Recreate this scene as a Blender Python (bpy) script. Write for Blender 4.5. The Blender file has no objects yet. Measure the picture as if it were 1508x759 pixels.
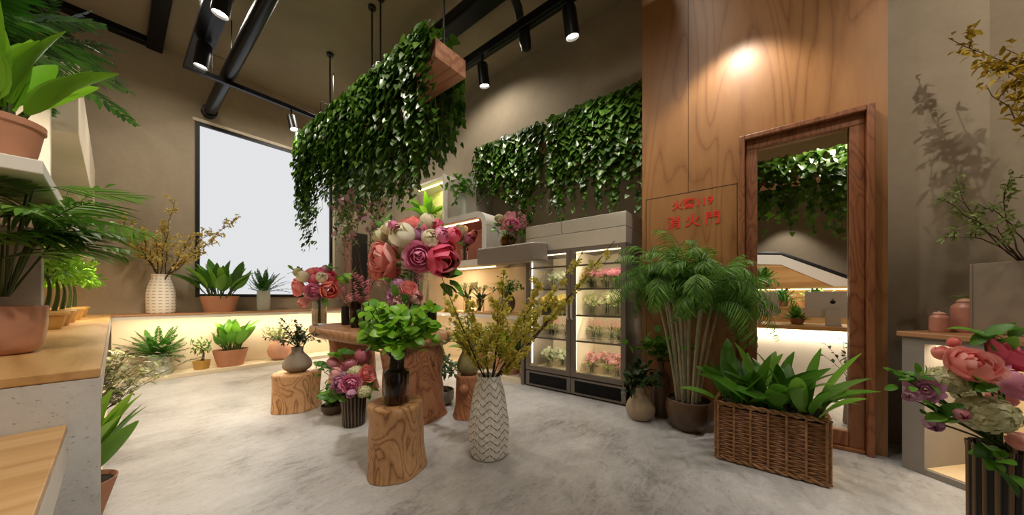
import bpy, math, random
from mathutils import Vector, Matrix, Quaternion
V = Vector
PI = math.pi
scene = bpy.context.scene
col = scene.collection

# ------------------------------------------------------------------ camera model (photo taken as 1508 x 759)
FPX, HZ, CX, CAMZ = 469.0, 438.0, 754.0, 1.2
YAW = math.radians(38.7)
FW = V((math.cos(YAW), math.sin(YAW), 0)); RT = V((math.sin(YAW), -math.cos(YAW), 0))

def ray(px, py):
    return FW + RT * ((px - CX) / FPX) + V((0, 0, (HZ - py) / FPX))
def on_z(px, py, z=0.0):
    r = ray(px, py); t = (z - CAMZ) / r.z
    return V((0, 0, CAMZ)) + r * t
def on_x(px, py, x):
    r = ray(px, py); return V((0, 0, CAMZ)) + r * (x / r.x)
def on_y(px, py, y):
    r = ray(px, py); return V((0, 0, CAMZ)) + r * (y / r.y)

cam_d = bpy.data.cameras.new('camera'); cam = bpy.data.objects.new('camera', cam_d); col.objects.link(cam)
cam.location = (0, 0, CAMZ); cam.rotation_euler = (PI / 2, 0, YAW - PI / 2)
cam_d.sensor_width = 36; cam_d.sensor_fit = 'HORIZONTAL'; cam_d.lens = FPX / 1508 * 36
cam_d.shift_y = (HZ - 379.5) / 1508; cam_d.clip_start = 0.02
scene.camera = cam

# ------------------------------------------------------------------ mesh builder
class MB:
    def __init__(s): s.v = []; s.f = []
    def add(s, vs, fs):
        b = len(s.v); s.v.extend([tuple(p) for p in vs]); s.f.extend([tuple(i + b for i in q) for q in fs]); return s
    def box(s, x0, x1, y0, y1, z0, z1, M=None):
        vs = [V((x, y, z)) for z in (z0, z1) for (x, y) in ((x0, y0), (x1, y0), (x1, y1), (x0, y1))]
        if M: vs = [M @ p for p in vs]
        return s.add(vs, [(3, 2, 1, 0), (4, 5, 6, 7), (0, 1, 5, 4), (1, 2, 6, 5), (2, 3, 7, 6), (3, 0, 4, 7)])
    def prism(s, pts, z0, z1):
        n = len(pts)
        vs = [V((p[0], p[1], z0)) for p in pts] + [V((p[0], p[1], z1)) for p in pts]
        return s.add(vs, [tuple(reversed(range(n))), tuple(range(n, 2 * n))] + [(i, (i + 1) % n, n + (i + 1) % n, n + i) for i in range(n)])
    def lathe(s, prof, n=32, c=(0, 0, 0), fn=None, sx=1, sy=1):
        b = []
        for (r, z) in prof:
            for k in range(n):
                a = 2 * PI * k / n
                rr = fn(r, z, a) if fn else r
                b.append(V((c[0] + rr * math.cos(a) * sx, c[1] + rr * math.sin(a) * sy, c[2] + z)))
        m = len(prof); fs = []
        for i in range(m - 1):
            for k in range(n):
                fs.append((i * n + k, i * n + (k + 1) % n, (i + 1) * n + (k + 1) % n, (i + 1) * n + k))
        if prof[0][0] > 0: fs.append(tuple(reversed(range(n))))
        if prof[-1][0] > 0: fs.append(tuple((m - 1) * n + k for k in range(n)))
        return s.add(b, fs)
    def tube(s, path, rad, n=6, cap=True):
        path = [V(p) for p in path]; m = len(path)
        if not hasattr(rad, '__len__'): rad = [rad] * m
        vs = []; prev = None
        for i in range(m):
            t = (path[min(i + 1, m - 1)] - path[max(i - 1, 0)])
            t = t.normalized() if t.length > 1e-9 else V((0, 0, 1))
            if prev is None:
                u = t.cross(V((0, 0, 1)))
                if u.length < 0.1: u = t.cross(V((1, 0, 0)))
            else:
                u = prev - t * prev.dot(t)
            u.normalize(); prev = u; w = t.cross(u)
            for k in range(n):
                a = 2 * PI * k / n
                vs.append(path[i] + (u * math.cos(a) + w * math.sin(a)) * rad[i])
        fs = [(i * n + k, i * n + (k + 1) % n, (i + 1) * n + (k + 1) % n, (i + 1) * n + k) for i in range(m - 1) for k in range(n)]
        if cap: fs += [tuple(reversed(range(n))), tuple((m - 1) * n + k for k in range(n))]
        return s.add(vs, fs)
    def ball(s, c, r, n=12, m=8, squash=1.0, rng=None, jit=0.0):
        prof = [(0.0 if i in (0, m) else math.sin(PI * i / m), -math.cos(PI * i / m)) for i in range(m + 1)]
        vs = []; fs = []
        c = V(c)
        for i, (pr, pz) in enumerate(prof):
            for k in range(n):
                a = 2 * PI * k / n
                q = 1 + (rng.uniform(-jit, jit) if rng else 0)
                vs.append(c + V((pr * math.cos(a), pr * math.sin(a), pz * squash)) * r * q)
        for i in range(m):
            for k in range(n):
                fs.append((i * n + k, i * n + (k + 1) % n, (i + 1) * n + (k + 1) % n, (i + 1) * n + k))
        return s.add(vs, fs)
    def leaf(s, p, d, n, L, W, bend=0.5, seg=4, shape='lance', fold=0.25, curl=0.0):
        p = V(p); d = V(d).normalized(); n = V(n)
        sd = d.cross(n)
        if sd.length < 1e-4: sd = d.cross(V((0.3, 0.8, 0.5)))
        sd.normalize(); n = sd.cross(d).normalized()
        vs = []; c = p.copy()
        for i in range(seg + 1):
            t = i / seg
            a = bend * t
            cd = d * math.cos(a) - n * math.sin(a); cn = n * math.cos(a) + d * math.sin(a)
            if i: c = c + cd * (L / seg)
            if shape == 'lance': w = 2.05 * (t + 0.02) ** 0.62 * (1.02 - t) ** 0.85
            elif shape == 'oval': w = math.sin(PI * min(1, 0.06 + 0.92 * t)) ** 0.62
            elif shape == 'blade': w = min(1, 0.25 + 2.2 * t) * (1.03 - t) ** 0.6
            else: w = (1.25 * math.sin(PI * min(1, (t + 0.10) * 0.92)) ** 0.8) * (1 - 0.45 * t)
            w *= W * 0.5
            vs += [c - sd * w + cn * fold * w, c, c + sd * w + cn * fold * w]
        fs = []
        for i in range(seg):
            a = 3 * i
            fs += [(a, a + 1, a + 4, a + 3), (a + 1, a + 2, a + 5, a + 4)]
        return s.add(vs, fs)
    IVY = [(0, 0), (0.30, -0.10), (0.52, 0.12), (0.42, 0.38), (0.30, 0.52), (0.0, 1.0)]
    def ivy(s, p, d, n, S, rng):
        """an ivy leaf: heart with shallow lobes, pointed tip, cupped about the midrib"""
        p = V(p); d = V(d).normalized(); n = V(n)
        sd = d.cross(n)
        if sd.length < 1e-4: sd = d.cross(V((0.3, 0.8, 0.5)))
        sd.normalize(); n = sd.cross(d).normalized()
        w = rng.uniform(0.85, 1.1); dr = rng.uniform(0.05, 0.3)
        P = lambda x, y: p + sd * (x * S * w) + d * (y * S) + n * ((abs(x) * 0.25 - dr * y * y) * S)
        vs = [P(0, 0), P(0, 0.45), P(0, 1)]
        for sg in (1, -1):
            vs += [P(sg * 0.30, -0.12), P(sg * 0.54, 0.14), P(sg * 0.40, 0.52)]
        return s.add(vs, [(0, 3, 4, 1), (1, 4, 5, 2), (0, 1, 7, 6), (1, 2, 8, 7)])

def part(name, mb, mt, parent=None, smooth=True, bevel=0.0, label=None, sub=0, angle=40):
    me = bpy.data.meshes.new(name); me.from_pydata(mb.v, [], mb.f); me.update()
    if smooth:
        me.polygons.foreach_set('use_smooth', [True] * len(me.polygons))
    o = bpy.data.objects.new(name, me); col.objects.link(o)
    if mt: me.materials.append(mt)
    if parent: o.parent = parent
    if bevel:
        b = o.modifiers.new('bevel', 'BEVEL'); b.width = bevel; b.segments = 2; b.limit_method = 'ANGLE'; b.angle_limit = math.radians(50)
        b.harden_normals = False
    if sub:
        m = o.modifiers.new('sub', 'SUBSURF'); m.levels = sub; m.render_levels = sub
    if smooth and angle:
        try: me.set_sharp_from_angle(angle=math.radians(angle))
        except Exception: pass
    if label: o['label'] = label
    return o
def thing(name, label, cat, loc=(0, 0, 0), rz=0.0, group=None):
    o = bpy.data.objects.new(name, None); col.objects.link(o); o.empty_display_size = 0.1
    o.location = loc; o.rotation_euler = (0, 0, rz); o['label'] = label; o['category'] = cat
    if group: o['group'] = group
    return o
def tag(o, label, cat, group=None, kind=None):
    o['label'] = label; o['category'] = cat
    if group: o['group'] = group
    if kind: o['kind'] = kind
    return o
def struct(name, mb, mt, parent=None, smooth=False, bevel=0, label=None):
    o = part(name, mb, mt, parent, smooth=smooth, bevel=bevel)
    if parent is None: o['kind'] = 'structure'
    if label: o['label'] = label
    return o
def copy_thing(root, loc, rz=0.0, label=None, group=None, scale=None):
    r = root.copy(); col.objects.link(r); r.location = loc; r.rotation_euler = (0, 0, rz)
    if label: r['label'] = label
    if group: r['group'] = group
    if scale: r.scale = (scale,) * 3
    for ch in list(root.children):
        c = ch.copy(); col.objects.link(c); c.parent = r
        for g in ch.children:
            d = g.copy(); col.objects.link(d); d.parent = c
    return r

# ------------------------------------------------------------------ materials
def srgb(h):
    if isinstance(h, str):
        h = h.lstrip('#'); c = [int(h[i:i + 2], 16) / 255 for i in (0, 2, 4)]
    else: c = [x / 255 for x in h]
    return tuple((x / 12.92 if x <= 0.04045 else ((x + 0.055) / 1.055) ** 2.4) for x in c) + (1,)
class NT:
    def __init__(s, name):
        s.m = bpy.data.materials.new(name); s.m.use_nodes = True; s.t = s.m.node_tree; s.t.nodes.clear()
        s.out = s.n('ShaderNodeOutputMaterial')
    def n(s, typ, **kw):
        nd = s.t.nodes.new(typ)
        for k, v in kw.items():
            if k.startswith('_'): setattr(nd, k[1:], v)
            else: nd.inputs[k.replace('__', ' ')].default_value = v
        return nd
    def l(s, a, b): s.t.links.new(a, b); return s
    def bsdf(s, **kw):
        b = s.n('ShaderNodeBsdfPrincipled'); s.l(b.outputs[0], s.out.inputs[0]); s.b = b
        for k, v in kw.items(): b.inputs[k.replace('__', ' ')].default_value = v
        return b
    def math(s, op, a, b=None, c=None):
        nd = s.n('ShaderNodeMath', _operation=op)
        for i, x in enumerate((a, b, c)):
            if x is None: continue
            if isinstance(x, (int, float)): nd.inputs[i].default_value = x
            else: s.l(x, nd.inputs[i])
        return nd.outputs[0]
    def ramp(s, fac, stops, interp='LINEAR'):
        r = s.n('ShaderNodeValToRGB'); r.color_ramp.interpolation = interp
        e = r.color_ramp.elements
        while len(e) < len(stops): e.new(0.5)
        for i, (p, c) in enumerate(stops): e[i].position = p; e[i].color = c
        s.l(fac, r.inputs[0]); return r.outputs[0]
    def coords(s, scale=(1, 1, 1), kind='Object', rot=(0, 0, 0)):
        tc = s.n('ShaderNodeTexCoord'); mp = s.n('ShaderNodeMapping')
        mp.inputs['Scale'].default_value = scale; mp.inputs['Rotation'].default_value = rot
        s.l(tc.outputs[kind], mp.inputs[0]); return mp.outputs[0]
    def noise(s, vec, scale=5, detail=3, rough=0.5, dist=0.0):
        nd = s.n('ShaderNodeTexNoise', Scale=scale, Detail=detail, Roughness=rough, Distortion=dist); s.l(vec, nd.inputs['Vector']); return nd.outputs['Fac']
    def mix(s, fac, a, b, typ='MIX'):
        nd = s.n('ShaderNodeMix', _data_type='RGBA', _blend_type=typ)
        if isinstance(fac, (int, float)): nd.inputs[0].default_value = fac
        else: s.l(fac, nd.inputs[0])
        for i, x in ((6, a), (7, b)):
            if isinstance(x, tuple): nd.inputs[i].default_value = x
            else: s.l(x, nd.inputs[i])
        return nd.outputs[2]
    def bump(s, h, strength=0.2, dist=0.01):
        b = s.n('ShaderNodeBump', Strength=strength, Distance=dist); s.l(h, b.inputs['Height']); s.l(b.outputs[0], s.b.inputs['Normal'])
def simple(name, c, rough=0.5, metal=0.0, var=0.0, vs=8.0, bump=0.0, **kw):
    t = NT(name); b = t.bsdf(Roughness=rough, Metallic=metal, **kw); c = srgb(c)
    v = t.coords(); f = t.noise(v, vs, 4)
    d = tuple(max(0, x * (1 - max(var, 0.04))) for x in c[:3]) + (1,)
    t.l(t.ramp(f, [(0.35, d), (0.65, c)]), b.inputs['Base Color'])
    if bump: t.bump(f, bump, 0.01)
    return t.m
def leafmat(name, cs, rough=0.42, transl=0.3):
    t = NT(name); g = t.n('ShaderNodeNewGeometry')
    cs = [srgb(c) for c in cs]
    c = t.ramp(g.outputs['Random Per Island'], [(i / max(1, len(cs) - 1), x) for i, x in enumerate(cs)])
    b = t.n('ShaderNodeBsdfPrincipled', Roughness=rough); t.l(c, b.inputs['Base Color'])
    tr = t.n('ShaderNodeBsdfTranslucent'); t.l(c, tr.inputs[0])
    mx = t.n('ShaderNodeMixShader'); mx.inputs[0].default_value = transl
    t.l(b.outputs[0], mx.inputs[1]); t.l(tr.outputs[0], mx.inputs[2]); t.l(mx.outputs[0], t.out.inputs[0])
    return t.m
def wood(name, stops, grain='z', scale=3.0, stretch=0.16, bands=9.0, rough=0.42, bump=0.15, fine=0.35, line=0.0, dist=0.35):
    t = NT(name); b = t.bsdf(Roughness=rough)
    sc = {'x': (stretch, 1, 1), 'y': (1, stretch, 1), 'z': (1, 1, stretch)}[grain]
    v = t.coords(tuple(scale * k for k in sc))
    n1 = t.noise(v, 1.0, 1.5, 0.4, dist)
    w = t.math('SINE', t.math('MULTIPLY', n1, bands * 2 * PI))
    if line: w = t.math('POWER', t.math('ABSOLUTE', w), line)
    else: w = t.math('MULTIPLY_ADD', w, 0.5, 0.5)
    n2 = t.noise(v, 14.0, 4, 0.6)
    n3 = t.noise(v, 0.7, 2, 0.5)
    f = t.math('ADD', t.math('MULTIPLY', w, 1 - fine - 0.25), t.math('ADD', t.math('MULTIPLY', n2, fine), t.math('MULTIPLY', n3, 0.25)))
    t.l(t.ramp(f, [(p, srgb(c)) for p, c in stops]), b.inputs['Base Color'])
    t.bump(f, bump, 0.006)
    return t.m
def glass(name, c='#ffffff', rough=0.0, ior=1.45):
    t = NT(name); t.bsdf(Roughness=rough, IOR=ior, **{'Transmission Weight': 1.0, 'Base Color': srgb(c)}); return t.m
def emit(name, c, s):
    t = NT(name); e = t.n('ShaderNodeEmission', Strength=s); e.inputs[0].default_value = srgb(c); t.l(e.outputs[0], t.out.inputs[0]); return t.m

def plaster(name, c1, c2, rough=0.85):
    t = NT(name); b = t.bsdf(Roughness=rough)
    v = t.coords(); a = t.noise(v, 0.9, 6, 0.6, 0.6); d = t.noise(v, 18, 5, 0.7)
    f = t.math('ADD', t.math('MULTIPLY', a, 0.75), t.math('MULTIPLY', d, 0.25))
    t.l(t.ramp(f, [(0.3, srgb(c1)), (0.7, srgb(c2))]), b.inputs['Base Color']); t.bump(d, 0.08, 0.01)
    return t.m
def concrete(name, c1, c2, cd, pits=0.0, rough=0.5, sc=1.0, streak=(1, 1, 1)):
    t = NT(name); b = t.bsdf(Roughness=rough)
    v = t.coords(); vs = t.coords(streak)
    a = t.noise(v, 1.1 * sc, 8, 0.65, 0.4); d = t.noise(vs, 7 * sc, 8, 0.75, 1.0); e = t.noise(v, 40 * sc, 3, 0.6)
    f = t.math('ADD', t.math('MULTIPLY', a, 0.55), t.math('ADD', t.math('MULTIPLY', d, 0.35), t.math('MULTIPLY', e, 0.10)))
    c = t.ramp(f, [(0.36, srgb(cd)), (0.47, srgb(c1)), (0.64, srgb(c2))])
    if pits:
        p = t.noise(t.coords((1, 1, 1.8)), 42 * sc, 2, 0.5); m = t.ramp(p, [(0.28, (0, 0, 0, 1)), (0.33, (1, 1, 1, 1))])
        c = t.mix(pits, c, m, 'MULTIPLY')
    t.l(c, b.inputs['Base Color'])
    r = t.math('MULTIPLY_ADD', d, 0.35, rough - 0.17); t.l(r, b.inputs['Roughness'])
    t.bump(f, 0.1, 0.01)
    return t.m

M = {}
M['wall'] = plaster('wall plaster', '#948773', '#afa189')
M['ceil'] = plaster('ceiling plaster', '#85785f', '#9c8e74')
M['floor'] = concrete('floor concrete', '#adacac', '#cdcdce', '#767472', pits=0.35, rough=0.38, streak=(1.0, 2.2, 1))
M['conc'] = concrete('pitted concrete', '#c4c2be', '#d6d4d0', '#aba9a5', pits=0.5, rough=0.75, sc=1.6)
M['gconc'] = concrete('grey concrete', '#8f8c88', '#a5a29e', '#767370', rough=0.8, sc=1.5)
M['oak'] = wood('pale oak', [(0.2, '#a97c48'), (0.5, '#c79a60'), (0.8, '#d6ad76')], 'y', 5, 0.1, 4, 0.38, 0.1, 0.45)
M['oaks'] = wood('oak step', [(0.15, '#ac8150'), (0.5, '#c99e68'), (0.8, '#d8b27e')], 'x', 5, 0.1, 4, 0.4, 0.1, 0.45)
M['oakx'] = wood('oak lengthwise', [(0.15, '#916440'), (0.5, '#ac7c54'), (0.8, '#b98a63')], 'x', 5, 0.1, 4, 0.4, 0.1, 0.45)
M['panel'] = wood('cedar panelling', [(0.2, '#5d3a1a'), (0.40, '#7f5328'), (0.62, '#95673a'), (0.85, '#a17444')], 'z', 1.9, 0.18, 6, 0.42, 0.05, 0.34, 0.3, 0.6)
M['walnut'] = wood('carved walnut', [(0.2, '#3a1c0e'), (0.42, '#6b3d22'), (0.65, '#85512f'), (0.88, '#96633f')], 'z', 6, 0.25, 5, 0.45, 0.3, 0.34, 0.4, 0.8)
M['stump'] = wood('raw stump wood', [(0.22, '#4f2f18'), (0.42, '#8f6138'), (0.62, '#b98a5c'), (0.85, '#cfa67a')], 'z', 3.4, 0.6, 6, 0.5, 0.6, 0.34, 0.4, 1.2)
M['stumpd'] = wood('reddish stump wood', [(0.22, '#3f1f10'), (0.42, '#72432a'), (0.62, '#95603f'), (0.85, '#ab7a58')], 'z', 3.4, 0.6, 6, 0.5, 0.6, 0.34, 0.4, 1.2)
M['slab'] = wood('live edge table wood', [(0.2, '#6b4122'), (0.42, '#96673f'), (0.65, '#b1815a'), (0.88, '#c29a74')], 'y', 4, 0.3, 6, 0.42, 0.2, 0.34, 0.4, 0.6)
M['plank'] = wood('planter wood', [(0.1, '#8d5a3a'), (0.5, '#b98263'), (0.9, '#d3a585')], 'y', 6, 0.15, 4, 0.5)
M['white'] = simple('white lacquer', '#e9e5dc', 0.45)
M['cream'] = simple('cream laminate', '#e6d8bd', 0.5)
M['black'] = simple('black metal', '#16161a', 0.3, 0.6)
M['blackm'] = simple('black enamel', '#0f0f11', 0.4)
M['steel'] = simple('brushed steel', '#dcd8d0', 0.42, 0.7)
M['frame'] = simple('fridge frame grey', '#7d746c', 0.4, 0.35)
M['grille'] = simple('grille black', '#1a1a1c', 0.5, 0.3)
M['terra'] = simple('terracotta', '#b88163', 0.75, var=0.12, vs=6)
M['terrag'] = simple('glazed terracotta', '#c28c72', 0.3, var=0.3, vs=9)
M['soil'] = simple('potting soil', '#2b2018', 0.95, var=0.5, vs=40, bump=0.5)
M['brownpot'] = simple('brown glazed pot', '#5d4630', 0.4, var=0.2)
M['beige'] = simple('beige stoneware', '#a8957c', 0.6, var=0.08)
M['greyvase'] = simple('taupe stoneware', '#8c7d6c', 0.65, var=0.1)
M['pinkvase'] = simple('blush ceramic', '#cf9a80', 0.4, var=0.06)
M['pinkcream'] = simple('pink crackle ceramic', '#c98a76', 0.35, var=0.25, vs=14)
M['yellowpot'] = simple('ochre ceramic', '#c39a52', 0.4, var=0.1)
M['greybowl'] = simple('grey bonsai bowl', '#8a8379', 0.7, var=0.12)
M['darkglass'] = glass('smoky amber glass', '#5a4632', 0.05)
M['glass'] = glass('clear glass', '#f4f8f4')
M['pane'] = glass('door glass', '#fbfdfb', 0.0, 1.02)
M['frost'] = glass('frosted glass', '#e8e4d4', 0.35)
M['stem'] = leafmat('stems', ['#35451b', '#5a6b2c'])
M['bark'] = simple('dark bark', '#4a3423', 0.85, var=0.3, vs=30)
M['canes'] = simple('palm canes', '#a39a7c', 0.6, var=0.3, vs=12)
M['ivy'] = leafmat('ivy leaves', ['#29470f', '#3b6418', '#557f22', '#335515', '#6d9430'], 0.34, 0.25)
M['green'] = leafmat('mid green leaves', ['#3a6a1a', '#578d28', '#78aa3a'], 0.4)
M['bright'] = leafmat('bright green leaves', ['#4f8a17', '#77ad24', '#93c63a'], 0.38, 0.35)
M['dark'] = leafmat('dark green leaves', ['#15290f', '#234016', '#30521c'], 0.4, 0.2)
M['fern'] = leafmat('fern fronds', ['#1f4a12', '#316518', '#48801f'], 0.45)
M['palm'] = leafmat('palm fronds', ['#3f6f20', '#5b8f2e', '#7eaa48'], 0.45, 0.4)
M['olive'] = leafmat('olive leaves', ['#5a5f35', '#7b7d4c', '#8f9263'], 0.55)
M['yellow'] = leafmat('yellow blossom', ['#c9b93a', '#e2d25a', '#eee084', '#b4bd4c', '#d6d266'], 0.55, 0.45)
M['ochreb'] = leafmat('ochre blossom', ['#c9ab4a', '#dcc368', '#e8d58c', '#b5ad5c'], 0.55, 0.4)
M['bleaf'] = leafmat('pale sprig leaves', ['#6f8340', '#8fa058'], 0.5)
def pet(n, *cs): M[n] = leafmat(n + ' petals', cs, 0.5, 0.35)
pet('rosepink', '#e07fa4', '#e998b8', '#efb2c9')
pet('coral', '#f0807a', '#f49a90', '#f8b5aa')
pet('salmon', '#ee8f86', '#f3a9a0', '#f7c2ba')
pet('hotpink', '#ec5f80', '#f27a94', '#f598ac')
pet('ivory', '#e6dfbc', '#f0ead0', '#f6f2e0')
pet('mauve', '#b5789a', '#cb93b2', '#d9afc6')
pet('blush', '#d99a9a', '#e4b3b0', '#eccac3')
pet('dustyrose', '#c06c7c', '#d08894', '#dca6ae')
pet('palegreen', '#c6c48a', '#d8d6a8', '#e6e4c4')
pet('whitegreen', '#c9cfb0', '#dee2c9', '#eeeede')
pet('bluegreen', '#a9b98f', '#c3cfae')
M['led'] = emit('warm led strip', '#ffd9a0', 9.0)
M['lens'] = emit('spot lens', '#fff4e0', 12.0)

# ================================================================== THE SETTING
CEIL = 5.13; YB = 7.4; XL = -0.95; XR = 4.2
XP = 3.62                                   # face of the timber panelling
# floor runs on through the opening into the room behind
struct('floor', MB().box(-1.2, 9.2, -5.0, 7.7, -0.1, 0), M['floor'])
struct('ceiling', MB().box(-1.2, 4.5, -5.0, 7.7, CEIL, CEIL + 0.1), M['ceil'])
struct('wall_left', MB().box(XL - 0.2, XL, -5.0, YB + 0.2, 0, CEIL), M['wall'])
WX0, WX1, WZ0, WZ1 = 0.835, 2.97, 1.20, 4.13
b = MB().box(XL, WX0, YB, YB + 0.2, 0, CEIL).box(WX1, XR + 0.2, YB, YB + 0.2, 0, CEIL)
b.box(WX0, WX1, YB, YB + 0.2, 0, WZ0).box(WX0, WX1, YB, YB + 0.2, WZ1, CEIL)
struct('wall_back', b, M['wall'])
struct('wall_right', MB().box(XR, XR + 0.2, 1.07, YB, 0, CEIL), M['wall'])
# window: black frame set in the reveal, bright milky pane
fr = MB()
ft = 0.055
fr.box(WX0, WX0 + ft, YB - 0.012, YB + 0.08, WZ0, WZ1).box(WX1 - ft, WX1, YB - 0.012, YB + 0.08, WZ0, WZ1)
fr.box(WX0 + ft, WX1 - ft, YB - 0.012, YB + 0.08, WZ0, WZ0 + ft).box(WX0 + ft, WX1 - ft, YB - 0.012, YB + 0.08, WZ1 - ft, WZ1)
w = struct('window_1', MB().box(WX0 - 0.03, WX1 + 0.03, YB - 0.02, YB + 0.0, WZ1, WZ1 + 0.05).box(WX1, WX1 + 0.04, YB - 0.02, YB + 0.0, WZ0, WZ1), M['cream'])
part('window_frame', fr, M['blackm'], w, smooth=False)
M['daylight'] = emit('daylit milky pane', '#f3f4f6', 0.86)
part('window_pane', MB().box(WX0 + ft, WX1 - ft, YB + 0.03, YB + 0.05, WZ0 + ft, WZ1 - ft), M['daylight'], w, smooth=False)

# wall right of the panelling: a short run, then it turns towards the viewer
DN = V((-0.666, -0.746, 0)); PN = V((0.746, -0.666, 0))
C0 = V((4.0, -1.27, 0))
struct('wall_front', MB().box(4.0, 4.2, -1.27, -0.70, 0, CEIL), M['wall'])
e = C0 + DN * 4.0
struct('wall_diagonal', MB().prism([(C0.x, C0.y), (C0.x + PN.x * 0.2, C0.y + PN.y * 0.2), (e.x + PN.x * 0.2, e.y + PN.y * 0.2), (e.x, e.y)], 0, CEIL), M['wall'])

# timber panelling with the opening cut out of it
OY0, OY1, OZ0, OZ1 = -0.50, 0.07, 0.146, 2.53
PY0, PY1 = -0.706, 1.07
p = thing('timber_panelling', 'tall cedar wall panelling around the framed opening, reaching the ceiling', 'wall panelling', (XP, 0, 0))
D = 0.5
TD = 0.05
pb = MB().box(0, TD, PY0, OY0, 0, CEIL - 0.002).box(0, TD, OY1, 0.62, 0, CEIL - 0.002)
pb.box(0, TD, OY0, OY1, OZ1, CEIL - 0.002).box(0, TD, OY0, OY1, 0, OZ0)
pb.box(TD, D, PY0, PY0 + 0.06, 0, CEIL - 0.002)
part('cladding', pb, M['panel'], p, smooth=False)
part('edge_board', MB().box(0.0, D, 0.625, PY1, 0, CEIL - 0.002), M['panel'], p, smooth=False)
# flush fire-hydrant door, outlined by a thin dark joint
hz0, hz1, hy0, hy1 = 0.06, 2.26, 0.215, 1.03
d = MB().box(-0.004, 0.0, hy0, hy0 + 0.006, hz0, hz1).box(-0.004, 0, hy1 - 0.006, hy1, hz0, hz1).box(-0.004, 0, hy0, hy1, hz1 - 0.006, hz1)
hd = part('hydrant_door', MB().box(-0.003, 0.0, hy0 + 0.006, hy1 - 0.006, hz0, hz1 - 0.006), M['panel'], p, smooth=False, label='flush access door with red lettering')
part('door_joint', d, M['blackm'], hd, smooth=False)
M['red'] = simple('red lettering', '#d8301c', 0.5)
def text_mesh(name, body, size, mt, parent, loc, rot, bold=0.0):
    cu = bpy.data.curves.new(name, 'FONT'); cu.body = body; cu.size = size; cu.extrude = 0.0015; cu.offset = bold
    cu.align_x = 'CENTER'; cu.align_y = 'CENTER'
    to = bpy.data.objects.new(name + '_tmp', cu); col.objects.link(to)
    dg = bpy.context.evaluated_depsgraph_get(); me = bpy.data.meshes.new_from_object(to.evaluated_get(dg))
    bpy.data.objects.remove(to); me.name = name
    me.materials.clear(); me.materials.append(mt)
    o = bpy.data.objects.new(name, me); col.objects.link(o); o.parent = parent; o.location = loc; o.rotation_euler = rot
    return o
q1 = on_x(1019, 300, XP); q2 = on_x(1020, 326, XP)
text_mesh('lettering', '\u706b\u8b66119', 0.105, M['red'], hd, (-0.006, q1.y, q1.z), (PI / 2, 0, -PI / 2), 0.002)
text_mesh('lettering', '\u6d88 \u706b \u9580', 0.135, M['red'], hd, (-0.006, q2.y, q2.z), (PI / 2, 0, -PI / 2), 0.002)

# walnut frame around the opening
f = struct('door_1', MB().box(0, 0.02, OY0 - 0.02, OY0, OZ0, OZ1), M['walnut']); f.location = (XP, 0, 0)
FY0, FY1, FZ1 = -0.63, 0.20, 2.655
def jamb(y0, y1): return MB().box(-0.035, 0.0, y0, y1, 0.0, OZ1)
part('jamb', jamb(OY1, FY1 - 0.045), M['walnut'], f, smooth=False, bevel=0.006)
part('jamb', jamb(FY0 + 0.045, OY0), M['walnut'], f, smooth=False, bevel=0.006)
part('header', MB().box(-0.035, 0.0, FY0 + 0.045, FY1 - 0.045, OZ1 + 0.001, FZ1 - 0.045), M['walnut'], f, smooth=False, bevel=0.006)
part('bottom_rail', MB().box(-0.03, 0.0, OY0 + .001, OY1 - .001, 0.03, OZ0), M['walnut'], f, smooth=False, bevel=0.006)
md = MB().box(-0.085, 0, FY0, FY0 + 0.044, 0, FZ1).box(-0.085, 0, FY1 - 0.044, FY1, 0, FZ1).box(-0.085, 0, FY0 + 0.044, FY1 - 0.044, FZ1 - 0.044, FZ1)
md.box(-0.06, -0.03, FY0 + 0.044, FY1 - 0.044, 0.0, 0.03)
part('moulding', md, M['walnut'], f, smooth=False, bevel=0.008)

# ------------------------------------------------------------------ the room behind the opening
BX = 8.2
struct('wall_beyond', MB().box(BX, BX + 0.2, -3.2, 3.2, 0, 3.4), M['wall'])
struct('wall_beyond_left', MB().box(4.4, BX, 1.07, 1.2, 0, 3.4), M['wall'])
struct('wall_beyond_right', MB().box(4.2, BX, -3.2, -3.0, 0, 3.4), M['wall'])
struct('ceiling_beyond', MB().box(XP + TD + .002, 4.2, -0.64, 1.06, 3.3, 3.4).box(4.201, BX + .2, -3.2, 1.06, 3.3, 3.4), M['ceil'])

# ------------------------------------------------------------------ lamps
def lamp_spot(name, loc, target, power, deg=70, blend=0.7, size=0.05, c=(1, 0.90, 0.77)):
    L = bpy.data.lights.new(name, 'SPOT'); L.energy = power; L.spot_size = math.radians(deg); L.spot_blend = blend
    L.shadow_soft_size = size; L.color = c
    o = bpy.data.objects.new(name, L); col.objects.link(o); o.location = loc
    o.rotation_euler = (V(target) - V(loc)).to_track_quat('-Z', 'Y').to_euler()
    return o
def lamp_point(name, loc, power, size=0.1, c=(1, 0.90, 0.77)):
    L = bpy.data.lights.new(name, 'POINT'); L.energy = power; L.shadow_soft_size = size; L.color = c
    o = bpy.data.objects.new(name, L); col.objects.link(o); o.location = loc; return o
def lamp_area(name, loc, target, power, sx, sy, c=(1, 0.83, 0.6), up='Y'):
    L = bpy.data.lights.new(name, 'AREA'); L.energy = power; L.shape = 'RECTANGLE'; L.size = sx; L.size_y = sy; L.color = c
    o = bpy.data.objects.new(name, L); col.objects.link(o); o.location = loc
    o.rotation_euler = (V(target) - V(loc)).to_track_quat('-Z', up).to_euler(); return o

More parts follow.
